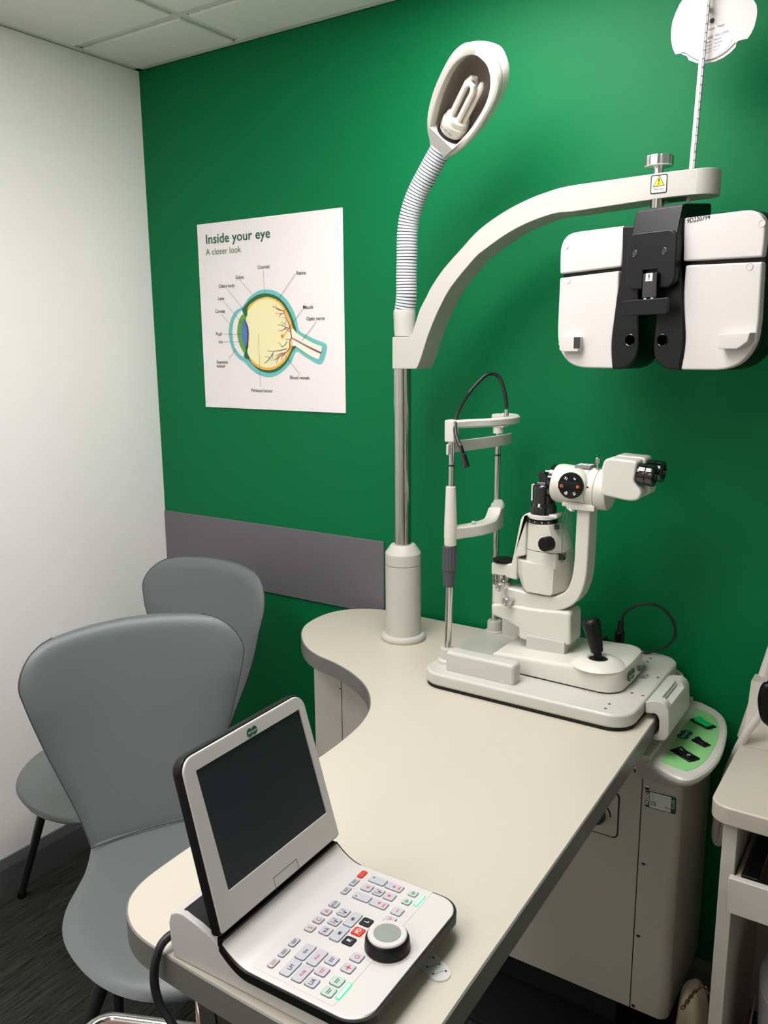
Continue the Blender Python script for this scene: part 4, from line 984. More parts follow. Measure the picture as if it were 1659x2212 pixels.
obj('white_sleeve', lathe(B(), [(.0128, zs1-1),(.0135, zs1-.997),(.0135, zs1-.985),(.0142,zs1-.984),(.0140, zs1-.96),(.0108, zs0-1.002),(.0098, zs0-1),(0, zs0-1)], (XN-.001,YN,1), n=36), 'plastic', cr)
# chin cup beam
cpath = catmull([(XN,YN),(1.304,1.590),(1.319,1.628),(1.3255,1.668),(1.322,1.710),(1.309,1.750),(XF_+.003,YFr)], 7)
zlo, zhi = zs1+.013, zs1+.045
def beam(path, w, zfun, seg=3):
    t = B(); secs = []
    n = len(path)
    for i, p in enumerate(path):
        p = Vector((p[0], p[1])); d = (Vector(path[min(i+1,n-1)][:2])-Vector(path[max(i-1,0)][:2])).normalized(); nn = Vector((-d.y, d.x)); f = i/(n-1)
        z0, z1 = zfun(f); hw = w(f)/2 if callable(w) else w/2; c = min(.004, hw*.5)
        sec = []
        for a, z in ((-hw+c, z0), (hw-c, z0), (hw, z0+c), (hw, z1-c), (hw-c, z1), (-hw+c, z1), (-hw, z1-c), (-hw, z0+c)): sec.append((p.x+nn.x*a, p.y+nn.y*a, z))
        secs.append(sec)
    return loft(t, secs)
obj('chin_beam', beam(cpath, lambda f: .023+.008*math.sin(PI*f), lambda f: (zlo, zlo+.029+.022*max(0, min(1, (f-.50)/.12))**1.5-.002*math.sin(PI*min(1, f*2)))), 'plastic', cr)
obj('chin_collar', lathe(B(), [(.0125,-.016),(.0145,-.014),(.0145,.026),(.012,.030),(0,.030)], (XF_,YFr,(zlo+zhi)/2-.004), n=28), 'plastic', cr)
p = ony(*c5((592,1690)), 1.665)
for q, Y in [((592,1672), 1.61), ((800,1592), 1.74)]:
    p = ony(*c5(q), Y); obj('paper_pin', lathe(B(), [(.0022,-.012),(.0022,-.002),(.0052,-.001),(.0045,.0015),(0,.0025)], p, n=16), 'alu' if Y > 1.7 else 'wplastic', cr)
# head bar
zt1, zb1 = ony(*c5((400,622)), 1.545).z, ony(*c5((400,728)), 1.545).z
hpth = catmull([(XN+.004,1.556),(1.313,1.598),(1.336,1.634),(1.352,1.676),(1.3565,1.715),(1.350,1.750),(1.328,1.782),(XF_+.010,1.795)], 7)
obj('head_bar', beam(hpth, .014, lambda f: (zb1+.004-.003*f, zt1-.001*f)), 'plastic', cr)
bkz0, bkz1 = ony(*c5((390,842)), YN).z, zt1+.001
obj('bar_block', box(B(), XN-.012, XN+.011, YN-.011, YN+.012, bkz0, bkz1, .003, 3), 'plastic', cr)
zf1, zf0 = ony(*c5((860,548)), YFr).z, ony(*c5((860,748)), YFr).z
obj('bar_block', box(B(), XF_-.012, XF_+.020, YFr-.014, YFr+.014, zf0+.014, zf1, .003, 3), 'plastic', cr)
obj('bar_collar', lathe(B(), [(.0125,-.004),(.0125,.014),(0,.014)], (XF_,YFr,zf0+.004), n=24), 'plastic', cr)
# forehead strap
sa, sb2 = ony(*c5((450,890)), 1.57), ony(*c5((950,800)), 1.80)
spt = catmull([(XN-.010,1.560),(XN-.004,1.575),(1.302,1.64),(1.312,1.70),(1.316,1.76),(1.312,1.802)], 5)
obj('forehead_strap', beam(spt, .0035, lambda f: (sa.z-.0125+(sb2.z-sa.z)*f, sa.z+.0125+(sb2.z-sa.z)*f)), 'wplastic', cr)
p = ony(*c5((336,915)), 1.548); obj('strap_clip', box(B(), p.x-.003, p.x+.003, 1.54, 1.566, p.z-.012, p.z+.011, .002), 'wplastic', cr)
# fixation light on its gooseneck
G = [((933,600),1.735),((935,490),1.735),((925,380),1.735),((890,240),1.735),((850,160),1.734),((790,132),1.725),((715,150),1.71),((620,240),1.69),((530,350),1.67),((455,480),1.61),((415,570),1.575),((400,650),1.555),((405,750),1.54),((440,860),1.53),((460,890),1.528)]
gpt = [ony(*c5(q), Y) for q, Y in G]
obj('fixation_neck', tube(B(), catmull(gpt[1:], 5), .0042, 12), 'cable', cr)
obj('neck_ferrule', lathe(B(), [(.0078,0),(.0065,.004),(.0056,.006),(.0045,.024),(0,.024)], (gpt[0].x,gpt[0].y,gpt[0].z-.003), n=16), 'chrome', cr)
ga, gb2 = gpt[-1], ony(*c5((522,1105)), 1.525); dv = gb2-ga
obj('fixation_lamp', lathe(B(), [(.0042,-.002),(.0046,dv.length*.35),(.0062,dv.length*.38),(.0070,dv.length*.95),(.0055,dv.length),(.004,dv.length-.002),(0,dv.length-.002)], ga, dv, 20), 'gloss', cr)
# power lead with plug looping behind the base
pl0, pl1 = ony(*c6((1112,1685)), 1.80), ony(*c6((1128,1530)), 1.80); pl2 = ony(*c6((1142,1436)), 1.80)
cl_ = thing('power_lead', 'black looped power lead and plug behind the slit lamp base', 'cable', (pl0.x, 1.80, .875))
obj('plug', lathe(B(), [(.0105,-.004),(.011,0),(.011,(pl1-pl0).length),(.0075,(pl1-pl0).length+.004),(.006,(pl2-pl0).length-.002),(.0045,(pl2-pl0).length)], pl0, pl1-pl0, 18), 'bplastic', cl_)
lpq = [(1143,1440),(1150,1405),(1180,1360),(1250,1315),(1340,1297),(1450,1322),(1535,1400),(1578,1500),(1562,1590),(1490,1655),(1370,1692),(1230,1702),(1110,1690)]
lpt = [ony(*c6(q), Y) for q, Y in zip(lpq, [1.80,1.80,1.80,1.805,1.81,1.82,1.83,1.84,1.84,1.84,1.84,1.835,1.83])]
obj('lead', tube(B(), catmull(lpt, 6), .0032, 10), 'cable', cl_)
p = ony(*c6((1020,1600)), 1.83)
obj('wing_screw', tube(B(), [p+Vector((-.006,0,.006)), p+Vector((.002,0,0)), p+Vector((.018,-.004,.0)), p+Vector((.03,-.01,-.003))], [.008,.005,.0055,.007], 10), 'bplastic', cl_)

# ================================================================ console on the table
ANG = math.radians(1.6); OC = Vector((1.510, .601, TZ)); CW = .237
con = thing('control_console', 'white console with a tilted dark screen and keypad at the table front', 'console', OC, ANG, local=True)
MC = Matrix.Translation(OC) @ Matrix.Rotation(ANG, 4, 'Z'); MI = MC.inverted()
def surf(u):
    if u <= .05: 
        f = max(0, (.05-u)/.048); return .0345+.0265*f**1.9
    return .0345
base_p = [(-.074,.0005),(-.078,.012),(-.080,.045),(-.076,.058),(-.066,.064),(-.055,.0655),(-.03,.060),(-.002,.050),(.02,.034),(.045,.022),(.10,.018),(.185,.016),(.185,.0005)]
obj('console_base', prism(B(), base_p, 'Y', .004, CW-.004, .0025, 2, ang=40), 'wplastic', con)
obj('hinge_cover', prism(B(), [(-.070,.060),(-.058,.0665),(-.02,.0605),(-.004,.056),(-.004,.048),(-.06,.055)], 'Y', .012, CW-.012, .001, 1), 'bplastic', con)
def deck(lo_, hi_, ins, m, name, u0=0.006, u1=.206, rc=.034, cham=0):
    secs = []; N = 60
    for k in range(N+1):
        f = k/N; u = u0+(u1-u0-.0005)*(f if f < .7 else .7+.3*math.sin((f-.7)/.3*PI/2)); 
        d = max(0, u-(u1-rc)); e = rc-math.sqrt(max(0, rc*rc-d*d)); v0, v1 = ins+e, CW-ins-e
        z = surf(u); a, b_ = z+lo_, z+hi_
        secs.append([(u, v0, a), (u, v1, a), (u, v1, b_-cham*.5), (u, v1-cham, b_), (u, v0+cham, b_), (u, v0, b_-cham*.5)])
    return obj(name, loft(B(), secs), m, con)
deck(-.013, -.002, 0, 'bplastic', 'black_rim')
dk_ = deck(-.004, .0005, .0028, 'wplastic', 'keypad_deck', u0=.009, u1=.2025, rc=.031, cham=.0028)
ZK = TZ+.0352
def kl(px, py, z=ZK): return MI @ onz(px, py, z)
cor = [kl(778.5,1867), kl(551,2089), kl(721.6,2177.7), kl(931,1926.7)]
u0, u1 = (cor[0].x+cor[1].x)/2, (cor[2].x+cor[3].x)/2; v0, v1 = (cor[1].y+cor[2].y)/2, (cor[0].y+cor[3].y)/2
print('keypad', u0, u1, v0, v1)
kp_ = obj('keypad_panel', prism(B(), [(u0,v0),(u1,v0),(u1,v1),(u0,v1)], 'Z', .0345, .0354, .0002, 1), 'wplastic', con)
k1c, k2c, kc2 = crop(640,1860,.144665), crop(540,1980,.144665), crop(540,1820,.27728)
KEYS = [(k1c,985,195,'s','keyred',0),(k1c,867,314,'s','key','T'),(k1c,745,437,'s','key','T'),(k1c,1222,292,'U','key','dot'),(k1c,1468,388,'U','key','up'),(k1c,1062,397,'q','key','la'),(k1c,1228,462,'q','key','bar'),(k1c,1397,530,'q','key','ra'),(k1c,985,537,'U','key','dot2'),(k1c,1235,640,'U','key','dn'),
 (kc2,1272,398,'s2','keygrn','T'),(kc2,1222,460,'s2','keygrn','T'),(k1c,568,640,'m','key','ADD'),(k1c,452,755,'m','key','rA'),(k1c,332,877,'m','key','rC'),(k1c,208,1000,'m','key','rS'),
 (k1c,708,765,'q','key','bar'),(k1c,575,900,'q','key','bar'),(k1c,443,1040,'q','key','VA'),(k1c,845,872,'V','key','ball'),(k1c,648,1082,'V','key','ball'),(k1c,1048,910,'q','keyblk','wL'),(k1c,923,1050,'q','keyred','wPD'),(k1c,788,1190,'q','keyblk','wR'),
 (k1c,1510,752,'q','key','r-'),(k1c,1395,880,'q','key','rT'),(k2c,662,380,'s','key','T'),(k2c,510,533,'s','key','T'),(k2c,352,690,'s','key','rT'),
 (k2c,830,525,'V','key','SHI'),(k2c,1005,610,'V','key','rPHV'),(k2c,607,760,'V','key','LM'),(k2c,785,850,'V','key','rSUBJ'),(k2c,1222,650,'q','key','T'),(k2c,1078,815,'q','key','rT'),(k2c,927,980,'q','key','UA'),
 (k2c,1600,610,'q','key','rO'),(k2c,1468,768,'q','key','r+'),(k2c,1305,965,'q','keygrn','T'),(k2c,1178,1120,'q','keygrn','T')]
SZ = {'s':(.0078,.0150),'m':(.0110,.0115),'q':(.0135,.0135),'s2':(.0105,.0105),'U':(.0230,.0130),'V':(.0130,.0265)}
tu, tv = (0,1,0), (-1,0,0)   # reading direction towards +v, letters' tops towards the screen
for cf, x, y, ty, m, leg in KEYS:
    p = kl(*cf((x, y)), ZK+.001); su_, sv = SZ[ty]
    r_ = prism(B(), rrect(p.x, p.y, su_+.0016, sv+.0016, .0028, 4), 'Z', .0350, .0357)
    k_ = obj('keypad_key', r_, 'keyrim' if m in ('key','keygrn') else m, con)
    obj('key_top', prism(B(), rrect(p.x, p.y, su_, sv, .0024, 4), 'Z', .0355, .0368, .0005, 2, ang=50), m, k_)
    if leg:
        red = leg.startswith('r') and leg != 'ra'; wh = leg.startswith('w')
        txt = leg[1:] if (red or wh) else leg; z = .0371; g_ = B(); mm = 'inkred' if red else ('inkw' if wh else 'ink')
        if leg in ('up','dn','la','ra'):
            mm = 'inkred'; d = {'up':(-1,0),'dn':(1,0),'la':(0,-1),'ra':(0,1)}[leg]
            # picture arrows: point along the row or across it
            d = {'up':(0,1),'dn':(0,-1),'la':(-1,0),'ra':(1,0)}[leg]; n_ = (-d[1], d[0]); s = .0026
            flat(g_, [(p.x+d[0]*s, p.y+d[1]*s, z), (p.x-d[0]*s+n_[0]*s, p.y-d[1]*s+n_[1]*s, z), (p.x-d[0]*s-n_[0]*s, p.y-d[1]*s-n_[1]*s, z)])
            if leg in ('up','dn'):
                for i in range(3): box(g_, p.x+.006, p.x+.0085, p.y-.004+i*.0028, p.y-.0025+i*.0028, z-.0001, z, mi=0)
        elif leg in ('dot','dot2'):
            dx, dy = (-.0075, .0018) if leg == 'dot' else (-.0072, -.0032); box(g_, p.x+dx-.001, p.x+dx+.001, p.y+dy-.001, p.y+dy+.001, z-.0001, z)
        elif leg == 'bar':
            box(g_, p.x-.0005, p.x+.0045, p.y-.001, p.y+.001, z-.0001, z); box(g_, p.x-.0045, p.x+.001, p.y+.0024, p.y+.0030, z-.0001, z)
            for i in range(3): box(g_, p.x-.004+i*.003, p.x-.0026+i*.003, p.y-.0042, p.y-.0030, z-.0001, z)
        elif leg == 'ball':
            flat(g_, [(p.x+a, p.y+b_, z) for a, b_ in circ(0, 0, .0019, 14)]); addto(g_, glyphs('(  )', .0062, (p.x+.0018, p.y, z), tu, tv, .9, 'CENTER'))
        elif txt == 'T':
            for i in range(2): box(g_, p.x-.0016+i*.0024, p.x-.0008+i*.0024, p.y-sv*.3, p.y+sv*.3*(1-.3*i), z-.0001, z)
        elif txt == '-': box(g_, p.x-.0006, p.x+.0006, p.y-.003, p.y+.003, z-.0001, z)
        elif txt == '+': box(g_, p.x-.0007, p.x+.0007, p.y-.0038, p.y+.0038, z-.0001, z); box(g_, p.x-.0038, p.x+.0038, p.y-.0007, p.y+.0007, z-.0001, z)
        else:
            s = {1:.0085, 2:.0075, 3:.0055, 4:.0052}[len(txt)]
            addto(g_, glyphs(txt, s, (p.x+s*.36, p.y, z), tu, tv, .95, 'CENTER', .0001 if wh else 0))
        obj('key_marking', g_, mm, k_, smooth=False)
for cf, x, y, L_ in [(kc2,1320,457,.0245),(kc2,730,1160,.0280)]:
    p = kl(*cf((x, y))); lo2 = obj('status_light', prism(B(), rrect(p.x, p.y, .0062, L_, .0028), 'Z', .0350, .0358), 'ledrim', con)
    obj('light_bar', prism(B(), rrect(p.x, p.y, .0036, L_-.003, .0016), 'Z', .0356, .0364), 'led', lo2)
kt = MI @ onz(836.7, 2016, ZK+.0185)
obj('knob_seat', lathe(B(), [(.0300,0),(.0300,.0008),(.0282,.0012),(.0282,0)], (kt.x, kt.y, .0346), n=40), 'wplastic', con)
kn_ = obj('jog_knob', lathe(B(), [(.0262,.0006),(.0272,.002),(.0264,.0125),(.0250,.0160),(.0232,.0172),(.0225,.0172),(0,.0172)], (kt.x, kt.y, .0348), n=48), 'bplastic', con)
obj('knob_ring', lathe(B(), [(.0236,.0158),(.0234,.0182),(.0222,.0194),(.0165,.0196),(.0160,.0188)], (kt.x, kt.y, .0348), n=48), 'wplastic', kn_)
obj('knob_cap', lathe(B(), [(.0163,.0172),(.0163,.0190),(.0157,.0196),(0,.0198)], (kt.x, kt.y, .0348), n=44), 'knobgrey', kn_)
# the tilted screen
hz = Vector((.0105, 0, .0635)); ta = Vector((-.060, 0, .199)); SLn = ta.length+.002; ta = ta.normalized(); tn = Vector((ta.z, 0, -ta.x))
def SP(a, v, n): return hz+ta*a+Vector((0, v, 0))+tn*n
def scrpt(px, py, n=0):
    o_ = MC @ SP(0, 0, n); nw = (MC.to_3x3() @ tn); d = ray(px, py); q = CAM+d*((o_-CAM).dot(nw)/d.dot(nw)); l = (MI @ q)-SP(0, 0, n); return (l.dot(ta), l.y)
def slab(outl2, n0, n1, bev, m, name, par, seg=2, ang=20):
    t = B(); prism(t, outl2, 'Z', n0, n1, bev, seg, ang=ang)
    for v in t.verts: a, b_, c_ = v.co; v.co = SP(b_, a, c_)
    bmesh.ops.recalc_face_normals(t, faces=t.faces)
    return obj(name, t, m, par)
def souline(ins, a0=0, tap=.0, r=.019):
    W0, W1 = ins, CW-ins+.001; o_ = [(W0+ins*0, a0+ins), (W1, a0+ins)]
    for k in range(9): a = PI/2*k/8; o_.append((W1-tap-r+r*math.cos(a), SLn-ins-r+r*math.sin(a)))
    for k in range(9): a = PI/2+PI/2*k/8; o_.append((W0+.006+r+r*math.cos(a), SLn-ins-r+r*math.sin(a)))
    return o_
scn = slab(souline(0, .0), -.016, -.001, .003, 'bplastic', 'screen_shell', con)
fo = souline(.0018, .0015)
scr = [scrpt(*crop(340,1480,.26522)(q)) for q in [(312,690),(1155,190),(1357,1047),(557,1690)]]
va, vb = sorted([(scr[0][1]+scr[3][1])/2, (scr[1][1]+scr[2][1])/2]); aa, abv = sorted([(scr[2][0]+scr[3][0])/2, (scr[0][0]+scr[1][0])/2])
print('screen', scr, va, vb, aa, abv, 'len', SLn)
t = B(); prism(t, fo, 'Z', -.002, .0028, .0022, 2, ang=20)
hole = B(); box(hole, va, vb, aa, abv, .0006, .02)
t = boolcut(t, [hole])
for v in t.verts: a, b_, c_ = v.co; v.co = SP(b_, a, c_)
bmesh.ops.recalc_face_normals(t, faces=t.faces); bz = obj('screen_bezel', t, 'wplastic', scn)
t = B(); box(t, va+.0003, vb-.0003, aa+.0003, abv-.0003, .0004, .0010)
for v in t.verts: a, b_, c_ = v.co; v.co = SP(b_, a, c_)
bmesh.ops.recalc_face_normals(t, faces=t.faces); obj('display', t, 'screen', scn, smooth=False)
lt = [scrpt(*crop(340,1480,.26522)(q)) for q in [(930,1570),(1118,1412),(1145,1500),(955,1670)]]
lv0, lv1 = (lt[0][1]+lt[3][1])/2, (lt[1][1]+lt[2][1])/2; la1 = (lt[0][0]+lt[1][0])/2
t = B()
for a, b_, c_, d_ in ((lv0, lv0+.0006, .0016, la1), (lv1-.0006, lv1, .0016, la1), (lv0, lv1, la1-.0006, la1)): box(t, a, b_, c_, d_, .0026, .0030)
for v in t.verts: a, b_, c_ = v.co; v.co = SP(b_, a, c_)
bmesh.ops.recalc_face_normals(t, faces=t.faces); obj('latch_outline', t, 'rubber', bz, smooth=False)
lg = scrpt(*crop(340,1480,.26522)((755,376)))
logo(SP(lg[0], lg[1], .0030), (0,1,0), ta, .0088, bz)
# black joint strip between screen and deck
obj('hinge_strip', box(B(), .0, .0085, .004, CW-.004, .045, .0575, .001), 'bplastic', con)
# ruler under the console
ra, rb2 = onz(962, 2115, TZ+.002), onz(890, 2035, TZ+.002)
rl = thing('ruler', 'clear plastic ruler with black marks sticking out under the console', 'ruler', (ra.x, ra.y, TZ))
dr = (ra-rb2).normalized(); nr2 = Vector((-dr.y, dr.x, 0)); wr_ = .0135
outr = [(rb2-nr2*wr_), (ra-dr*.010-nr2*wr_)]+[ra-dr*.0125+dr*.0135*math.sin(a)-nr2*wr_*math.cos(a) for a in [PI*k/10 for k in range(1, 10)]]+[(ra-dr*.010+nr2*wr_), (rb2+nr2*wr_)]
obj('clear_strip', prism(B(), [(p.x, p.y) for p in outr], 'Z', TZ+.0006, TZ+.0022), 'clear', rl, smooth=False)
t = B()
for k in range(5):
    c_ = ra-dr*(.012+.013*k); z = TZ+.0025
    for s_ in (-1, 1):
        q = c_+nr2*.0075*s_+dr*.002*s_; flat(t, [(q.x+x, q.y+y, z) for x, y in circ(0, 0, .0016, 8)])
    a, b_ = c_-nr2*.006, c_+nr2*.006; flat(t, [(a.x-dr.x*.0003, a.y-dr.y*.0003, z), (b_.x-dr.x*.0003, b_.y-dr.y*.0003, z), (b_.x+dr.x*.0003, b_.y+dr.y*.0003, z), (a.x+dr.x*.0003, a.y+dr.y*.0003, z)])
obj('ruler_marks', t, 'ink', rl, smooth=False)
# console cable over the table edge
cq = [((400,2005),.64),((386,2012),.625),((366,2022),.61),((348,2042),.597),((337,2072),.589),((333,2105),.585),((336,2140),.583),((348,2175),.583),((372,2212),.585),((400,2260),.60),((430,2330),.63)]
cpts = [ony(*q, Y) for q, Y in cq]
cpts = cpts[:9]+[Vector((1.50,.575,.70)), Vector((1.55,.585,.55)), Vector((1.575,.65,.25)), Vector((1.56,.75,.05)), Vector((1.50,.88,.0125)), Vector((1.44,.98,.012))]
cbl = obj('console_cable', tube(B(), catmull(cpts, 6), .0055, 12), 'cable'); tag(cbl, 'thick black cable hanging over the front corner of the table', 'cable')
# ================================================================ chairs
def chair(name, label, loc, rz):
    r = thing(name, label, 'chair', loc, rz, 'grey upholstered chairs', local=True)
    NS_ = 26
    # backrest: rows from waist to top. local: x side, y forward, z up
    wprof = catmull([(0,.137,0),(.08,.144,0),(.2,.160,0),(.35,.184,0),(.5,.207,0),(.65,.227,0),(.77,.241,0),(.86,.249,0),(1.0,.251,0)], 8)
    def backpt(t):
        for a, b2 in zip(wprof, wprof[1:]):
            if t <= b2.x: return a.y+(b2.y-a.y)*(t-a.x)/(b2.x-a.x)
        return wprof[-1].y
    NT = 44; T_ = [min(1, 1-(1-k/NT)**1.35) for k in range(NT+1)]
    def bsec(t, grow=0):
        sec = []
        hw = backpt(t)
        if t > .80: k_ = (t-.80)/.20; hw = hw-.085*(1-max(0, 1-k_**2.2)**.5)
        z0 = .492+.468*t; y0 = -.205-.145*t-.012*math.sin(PI*t)
        th = .019*min(1, t*8+.5)**.5*(max(.02, 1-max(0, (t-.93)/.07)**2)**.5)
        for k in range(2*NS_):
            front = k <= NS_; s = -1+2*k/NS_ if front else 1-2*(k-NS_)/NS_
            e = (1-abs(s)**5)**.6
            x = s*hw; bow = .085*(abs(x)/.26)**2.0*min(1, .3+t)
            arch = -.022*(x/.26)**2*t**1.5
            sec.append((x, y0+bow+(th if front else -th)*e, z0+arch))
        return sec
    t = B(); secs = [bsec(q) for q in T_]
    bk = obj('backrest', loft(t, secs), 'leather', r)
    # seat
    ys = [-.222,-.205,-.17,-.12,-.07,-.02,.04,.10,.16,.21,.25,.28,.295]
    wsx = [.122,.136,.147,.165,.191,.216,.233,.234,.220,.197,.163,.114,.04]
    P_s = catmull([(y, w_, 0) for y, w_ in zip(ys, wsx)], 3)
    secs = []
    for i, p in enumerate(P_s):
        y, hw = p.x, max(.012, p.y); fr = max(0, (y-.05)/.25)
        z0 = .492-.028*fr**2-.010*math.sin(PI*min(1, max(0, (y+.2)/.5)))
        th = .022*min(1, ((.297-y)/.05+.12))**.5 if y > .24 else .022
        sec = []
        for k in range(2*NS_):
            front = k <= NS_; s = -1+2*k/NS_ if front else 1-2*(k-NS_)/NS_
            e = (1-abs(s)**5)**.6; x = s*hw
            sec.append((x, y, z0+.014*(x/.22)**2+(th if front else -th*.9)*e))
        secs.append(sec)
    st_ = obj('seat', loft(B(), secs), 'leather', r)
    sm2 = [(s*.140, -.182+.010*s*s, (.5195-.004*s*s)) for s in [-1+2*k/16 for k in range(17)]]
    obj('seat_seam', tube(B(), sm2, .0016, 6), 'seam', st_)
    # piping round the backrest edge
    L = [Vector(bsec(q)[0]) for q in T_[1:]]; R2 = [Vector(bsec(q)[NS_]) for q in T_[1:]]
    for S_ in (L, R2): obj('piping', tube(B(), S_, .0015, 6), 'seam', bk)
    obj('seat_frame', box(B(), -.13, .13, -.15, .16, .440, .462, .004), 'leg', r)
    for sx, sy in ((-1,1),(1,1),(-1,-1),(1,-1)):
        a = Vector((sx*.17, .14 if sy > 0 else -.12, .462)); b_ = Vector((sx*(.372 if sy > 0 else .12), .150 if sy > 0 else -.14, .008))
        if sy < 0: a.x = sx*.11
        lg_ = obj('leg', tube(B(), [Vector((sx*.10, a.y*.8, .455)), a+Vector((-sx*.02,0,-.004)), a+(b_-a)*.03, b_], [.012,.0145,.0145,.009], 12), 'leg', r)
        obj('leg_glide', lathe(B(), [(.013,-.008),(.0125,.002),(.0105,.008)], b_, n=14), 'bplastic', lg_)
    return r
chair('upholstered_chair', 'grey upholstered chair in the far corner between the white and green walls', (.430, 1.368, 0), PI-.02)
chair('upholstered_chair', 'nearest grey upholstered chair with its seat pushed under the table', (.940, 1.047, 0), math.radians(-117.5))

# ================================================================ stool at the lower edge
sA, su_, sv_, SS = Vector((1.098,.722,0)), Vector((.914,.407,0)), Vector((.407,-.914,0)), .22
sc = sA+(su_+sv_)*SS/2
so = thing('stool', 'low stool with a rounded square chrome rim at the bottom left edge', 'stool', (sc.x, sc.y, 0))
def sq(s, r, z): return [sc+su_*x+sv_*y+Vector((0,0,z)) for x, y in rrect(0, 0, s, s, r, 6)]
rp = sq(SS, .035, .497); obj('chrome_rim', tube(B(), rp+[rp[0]], .010, 12), 'chrome', so)
obj('seat', loft(B(), [sq(SS-.012, .03, .485), sq(SS-.010, .03, .500), sq(SS-.03, .025, .505)]), 'brown', so)
obj('stem', cyl(B(), (sc.x,sc.y,.08), (sc.x,sc.y,.486), .022, 24), 'chrome', so)
for k in range(4):
    a = PI/2*k+PI/4; e = su_*math.cos(a)+sv_*math.sin(a)
    lg_ = obj('leg', tube(B(), [sc+Vector((0,0,.085))+e*.015, sc+Vector((0,0,.015))+e*.15], [.015,.011], 10), 'chrome', so)

# ================================================================ trolley on the right
tr = thing('trolley', 'cream side trolley with an open drawer at the right edge', 'trolley', (2.2, 1.67, 0))
tx0, tx1, ty0, ty1, tz = 1.869, 2.50, 1.483, 1.885, .75
tp_ = [(tx1,ty0),(tx1,ty1),(tx0,ty1)]+[(tx0+.035-.035*math.cos(a), ty0+.035-.035*math.sin(a)) for a in [PI/2*k/8 for k in range(9)]]
obj('tabletop', prism(B(), tp_, 'Z', tz-.036, tz, .004, 3, ang=50), 'laminate', tr)
obj('side_panel', box(B(), 1.893, 1.918, 1.503, 1.88, .001, tz-.036, .001, 1), 'body', tr)
obj('side_panel', box(B(), 2.455, 2.48, 1.503, 1.88, .001, tz-.036, .001, 1), 'body', tr)
obj('back_panel', box(B(), 1.918, 2.455, 1.868, 1.88, .05, tz-.036, .0005, 1), 'body', tr)
dw = Vector((ony(1571,1930,1.472).x, 0, 0)).x
zt_, zb_ = ony(1577,1897,1.472).z, ony(1571,1971,1.472).z
df = obj('drawer_front', box(B(), dw, 2.46, 1.472, 1.487, zb_, zt_, .001, 1), 'body', tr)
obj('drawer_floor', box(B(), 1.925, 2.445, 1.487, 1.84, zb_+.012, zb_+.018), 'laminate', df)
for x0_, x1_ in ((1.921,1.929),(2.44,2.448)): obj('drawer_side', box(B(), x0_, x1_, 1.487, 1.84, zb_+.01, zt_-.012), 'laminate', df)
obj('drawer_back', box(B(), 1.925, 2.445, 1.83, 1.838, zb_+.01, zt_-.012), 'laminate', df)
# things in the drawer
zf = zb_+.0185
d1_ = box(B(), 1.931, 1.962, 1.49, 1.80, zf, zt_+.004, .004); tag(obj('glasses_case', d1_, 'gloss'), 'long shiny black case lying at the left of the open drawer', 'case')
d2_ = box(B(), 2.005, 2.12, 1.50, 1.62, zf, zt_+.03, .008, 3); tag(obj('storage_box', d2_, 'bplastic'), 'black box standing in the open drawer at the picture edge', 'box')
# bin below
bn = thing('pedal_bin', 'round grey plastic bin standing under the trolley drawer', 'bin', (2.085, 1.625, 0))
obj('bin_body', lathe(B(), [(.105,.001),(.112,.01),(.120,.25),(.123,.335),(.119,.338),(0,.338)], (2.085,1.625,0), n=48), 'bin', bn)
obj('bin_seam', lathe(B(), [(.1165,.118),(.1178,.1182),(.1178,.1198),(.1165,.12)], (2.085,1.625,0), n=48), 'rubber', bn)
obj('bin_lid', lathe(B(), [(.121,.341),(.124,.345),(.122,.362),(.112,.372),(.094,.40),(.05,.415),(0,.418)], (2.085,1.625,0), n=48), 'bin', bn)
# papers beside the bin
pp_ = thing('paper_folders', 'bundle of pink and white papers squeezed beside the grey bin', 'papers', (1.935, 1.6, 0))
for k, m in enumerate(['pap2','pap2','wplastic']):
    r_ = Matrix.Translation((1.921+.007*k, 1.508+.012*k, .0015)) @ Matrix.Rotation(math.radians(4*k-2), 4, 'Y') @ Matrix.Rotation(math.radians(-6+5*k), 4, 'Z')
    obj('paper_sheet', box(B(), 0, .0025, 0, .16, .0, .17+.03*k, .0008, 1, rot=r_), m, pp_)
# instrument base standing on the trolley, with handle and hoses
ib = thing('instrument_base', 'cream curved instrument foot standing at the back of the trolley', 'instrument', (2.0, 1.82, tz))
pf = [(1.750,tz+.0005),(1.757,tz+.003),(1.768,tz+.014),(1.780,tz+.034),(1.800,tz+.075),(1.815,tz+.12),(1.86,tz+.12),(1.86,tz+.0005)]
obj('foot', prism(B(), pf, 'X', 1.872, 2.25, .004, 2, ang=50), 'laminate', ib)
hA, hB_ = ony(1672,1395,1.86), ony(1619,1548,1.86)
obj('slanted_tube', tube(B(), [hA+(hA-hB_)*2.0, hA, hB_, hB_+(hB_-hA)*.3], .0112, 14), 'wcable', ib)
hs_q = [((1690,1440),1.72),((1662,1500),1.73),((1640,1545),1.74),((1615,1580),1.75),((1590,1625),1.765),((1572,1670),1.78),((1560,1715),1.80),((1548,1775),1.82),((1546,1810),1.83),((1552,1820),1.83),((1562,1800),1.83),((1568,1760),1.83),((1580,1700),1.83)]
hso = obj('white_hose', tube(B(), catmull([ony(*q, Y) for q, Y in hs_q], 6), .0085, 14), 'wcable'); tag(hso, 'thick white hose curving down past the left end of the trolley', 'hose')
ha = [ony(*q, 1.70) for q in [(1668,1478),(1657,1490),(1652,1515),(1656,1545),(1668,1560)]]
hdl = obj('black_handle', tube(B(), catmull(ha, 5), [.010]*3+[.013]*15+[.012]*3, 12), 'bplastic'); tag(hdl, 'black plastic handpiece above the trolley at the right picture edge', 'handpiece')
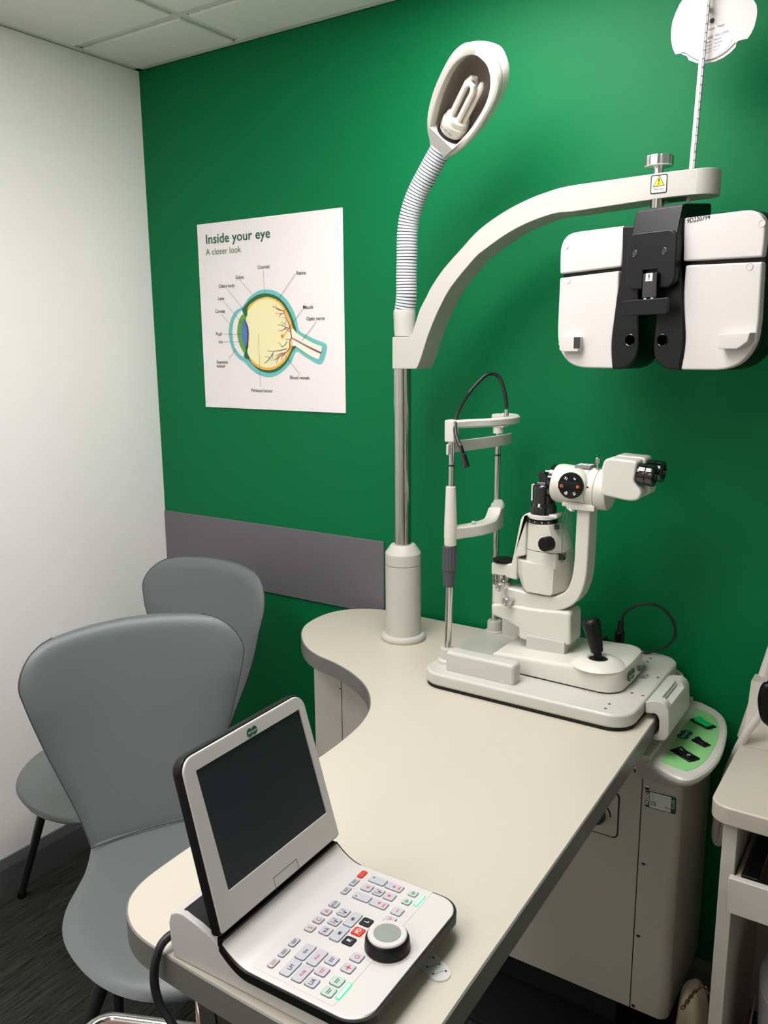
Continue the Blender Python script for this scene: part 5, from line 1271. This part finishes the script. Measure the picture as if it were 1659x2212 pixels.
bl_ = obj('blue_lead', tube(B(), catmull([ony(*q, 1.78) for q in [(1640,1512),(1648,1495),(1662,1478)]], 5), .004, 8), 'lensd'); tag(bl_, 'short dark lead beside the black handpiece', 'cable')

# ================================================================ handbag on the floor
bg = thing('handbag', 'beige soft handbag with a gold chain strap on the floor behind the trolley leg', 'bag', (1.83, 1.62, 0))
def lobe(cx, cy, w_, d_, h_, rot, nf, ph_, lean):
    secs = []; N = 20
    for k in range(N+1):
        f = math.sin(PI/2*k/N); z = .001+h_*f
        sh_ = max(.04, (1-(k/N)**3.2))**.5*(.86+.14*math.cos(PI*(f-.35)))
        sec = []
        for j in range(48):
            a = 2*PI*j/48; fold = 1+.10*math.sin(nf*a+ph_)*(f**.3)*(1 if math.sin(a) < .2 else .3)
            x_, y_ = w_*math.cos(a)*sh_*fold, d_*math.sin(a)*sh_*fold
            sec.append((cx+x_*math.cos(rot)-y_*math.sin(rot)+lean*f, cy+x_*math.sin(rot)+y_*math.cos(rot), z))
        secs.append(sec)
    return loft(B(), secs)
obj('bag_body', lobe(1.840, 1.655, .036, .062, .225, .0, 5, 0, -.006), 'bag', bg)
obj('bag_flap', lobe(1.812, 1.525, .056, .034, .190, .35, 11, .6, .004), 'bag', bg)
fq = [((1476,2176),1.545),((1486,2162),1.55),((1497,2147),1.555),((1508,2136),1.56),((1518,2130),1.565),((1524,2136),1.565),((1530,2146),1.56),((1537,2152),1.555),((1544,2165),1.55)]
fl = catmull([ony(*q, Y-.045) for q, Y in fq], 8)
cp2 = [fl[0]]
for p in fl:
    if (p-cp2[-1]).length > .0058: cp2.append(p)
for k in range(len(cp2)-1):
    c_ = cp2[k]; d_ = (cp2[k+1]-cp2[k]).normalized(); sd_ = d_.cross(Vector((.7,.3,.6))).normalized() if k % 2 else d_.cross(Vector((-.3,.7,.2))).normalized()
    ring = [c_+d_*.0052*math.cos(a)+sd_*.0034*math.sin(a) for a in [2*PI*j/10 for j in range(10)]]
    obj('chain_link', tube(B(), ring+[ring[0]], .0014, 6), 'gold', bg)
# support column of the table front end
sp_ = thing('support_post', 'chrome post under the near end of the table', 'post', (1.455, .655, 0))
obj('post', lathe(B(), [(.075,.001),(.075,.006),(.03,.012),(.03,TZ-.046),(.05,TZ-.045),(.05,TZ-.0385)], (1.455,.655,0), n=36), 'chrome', sp_)
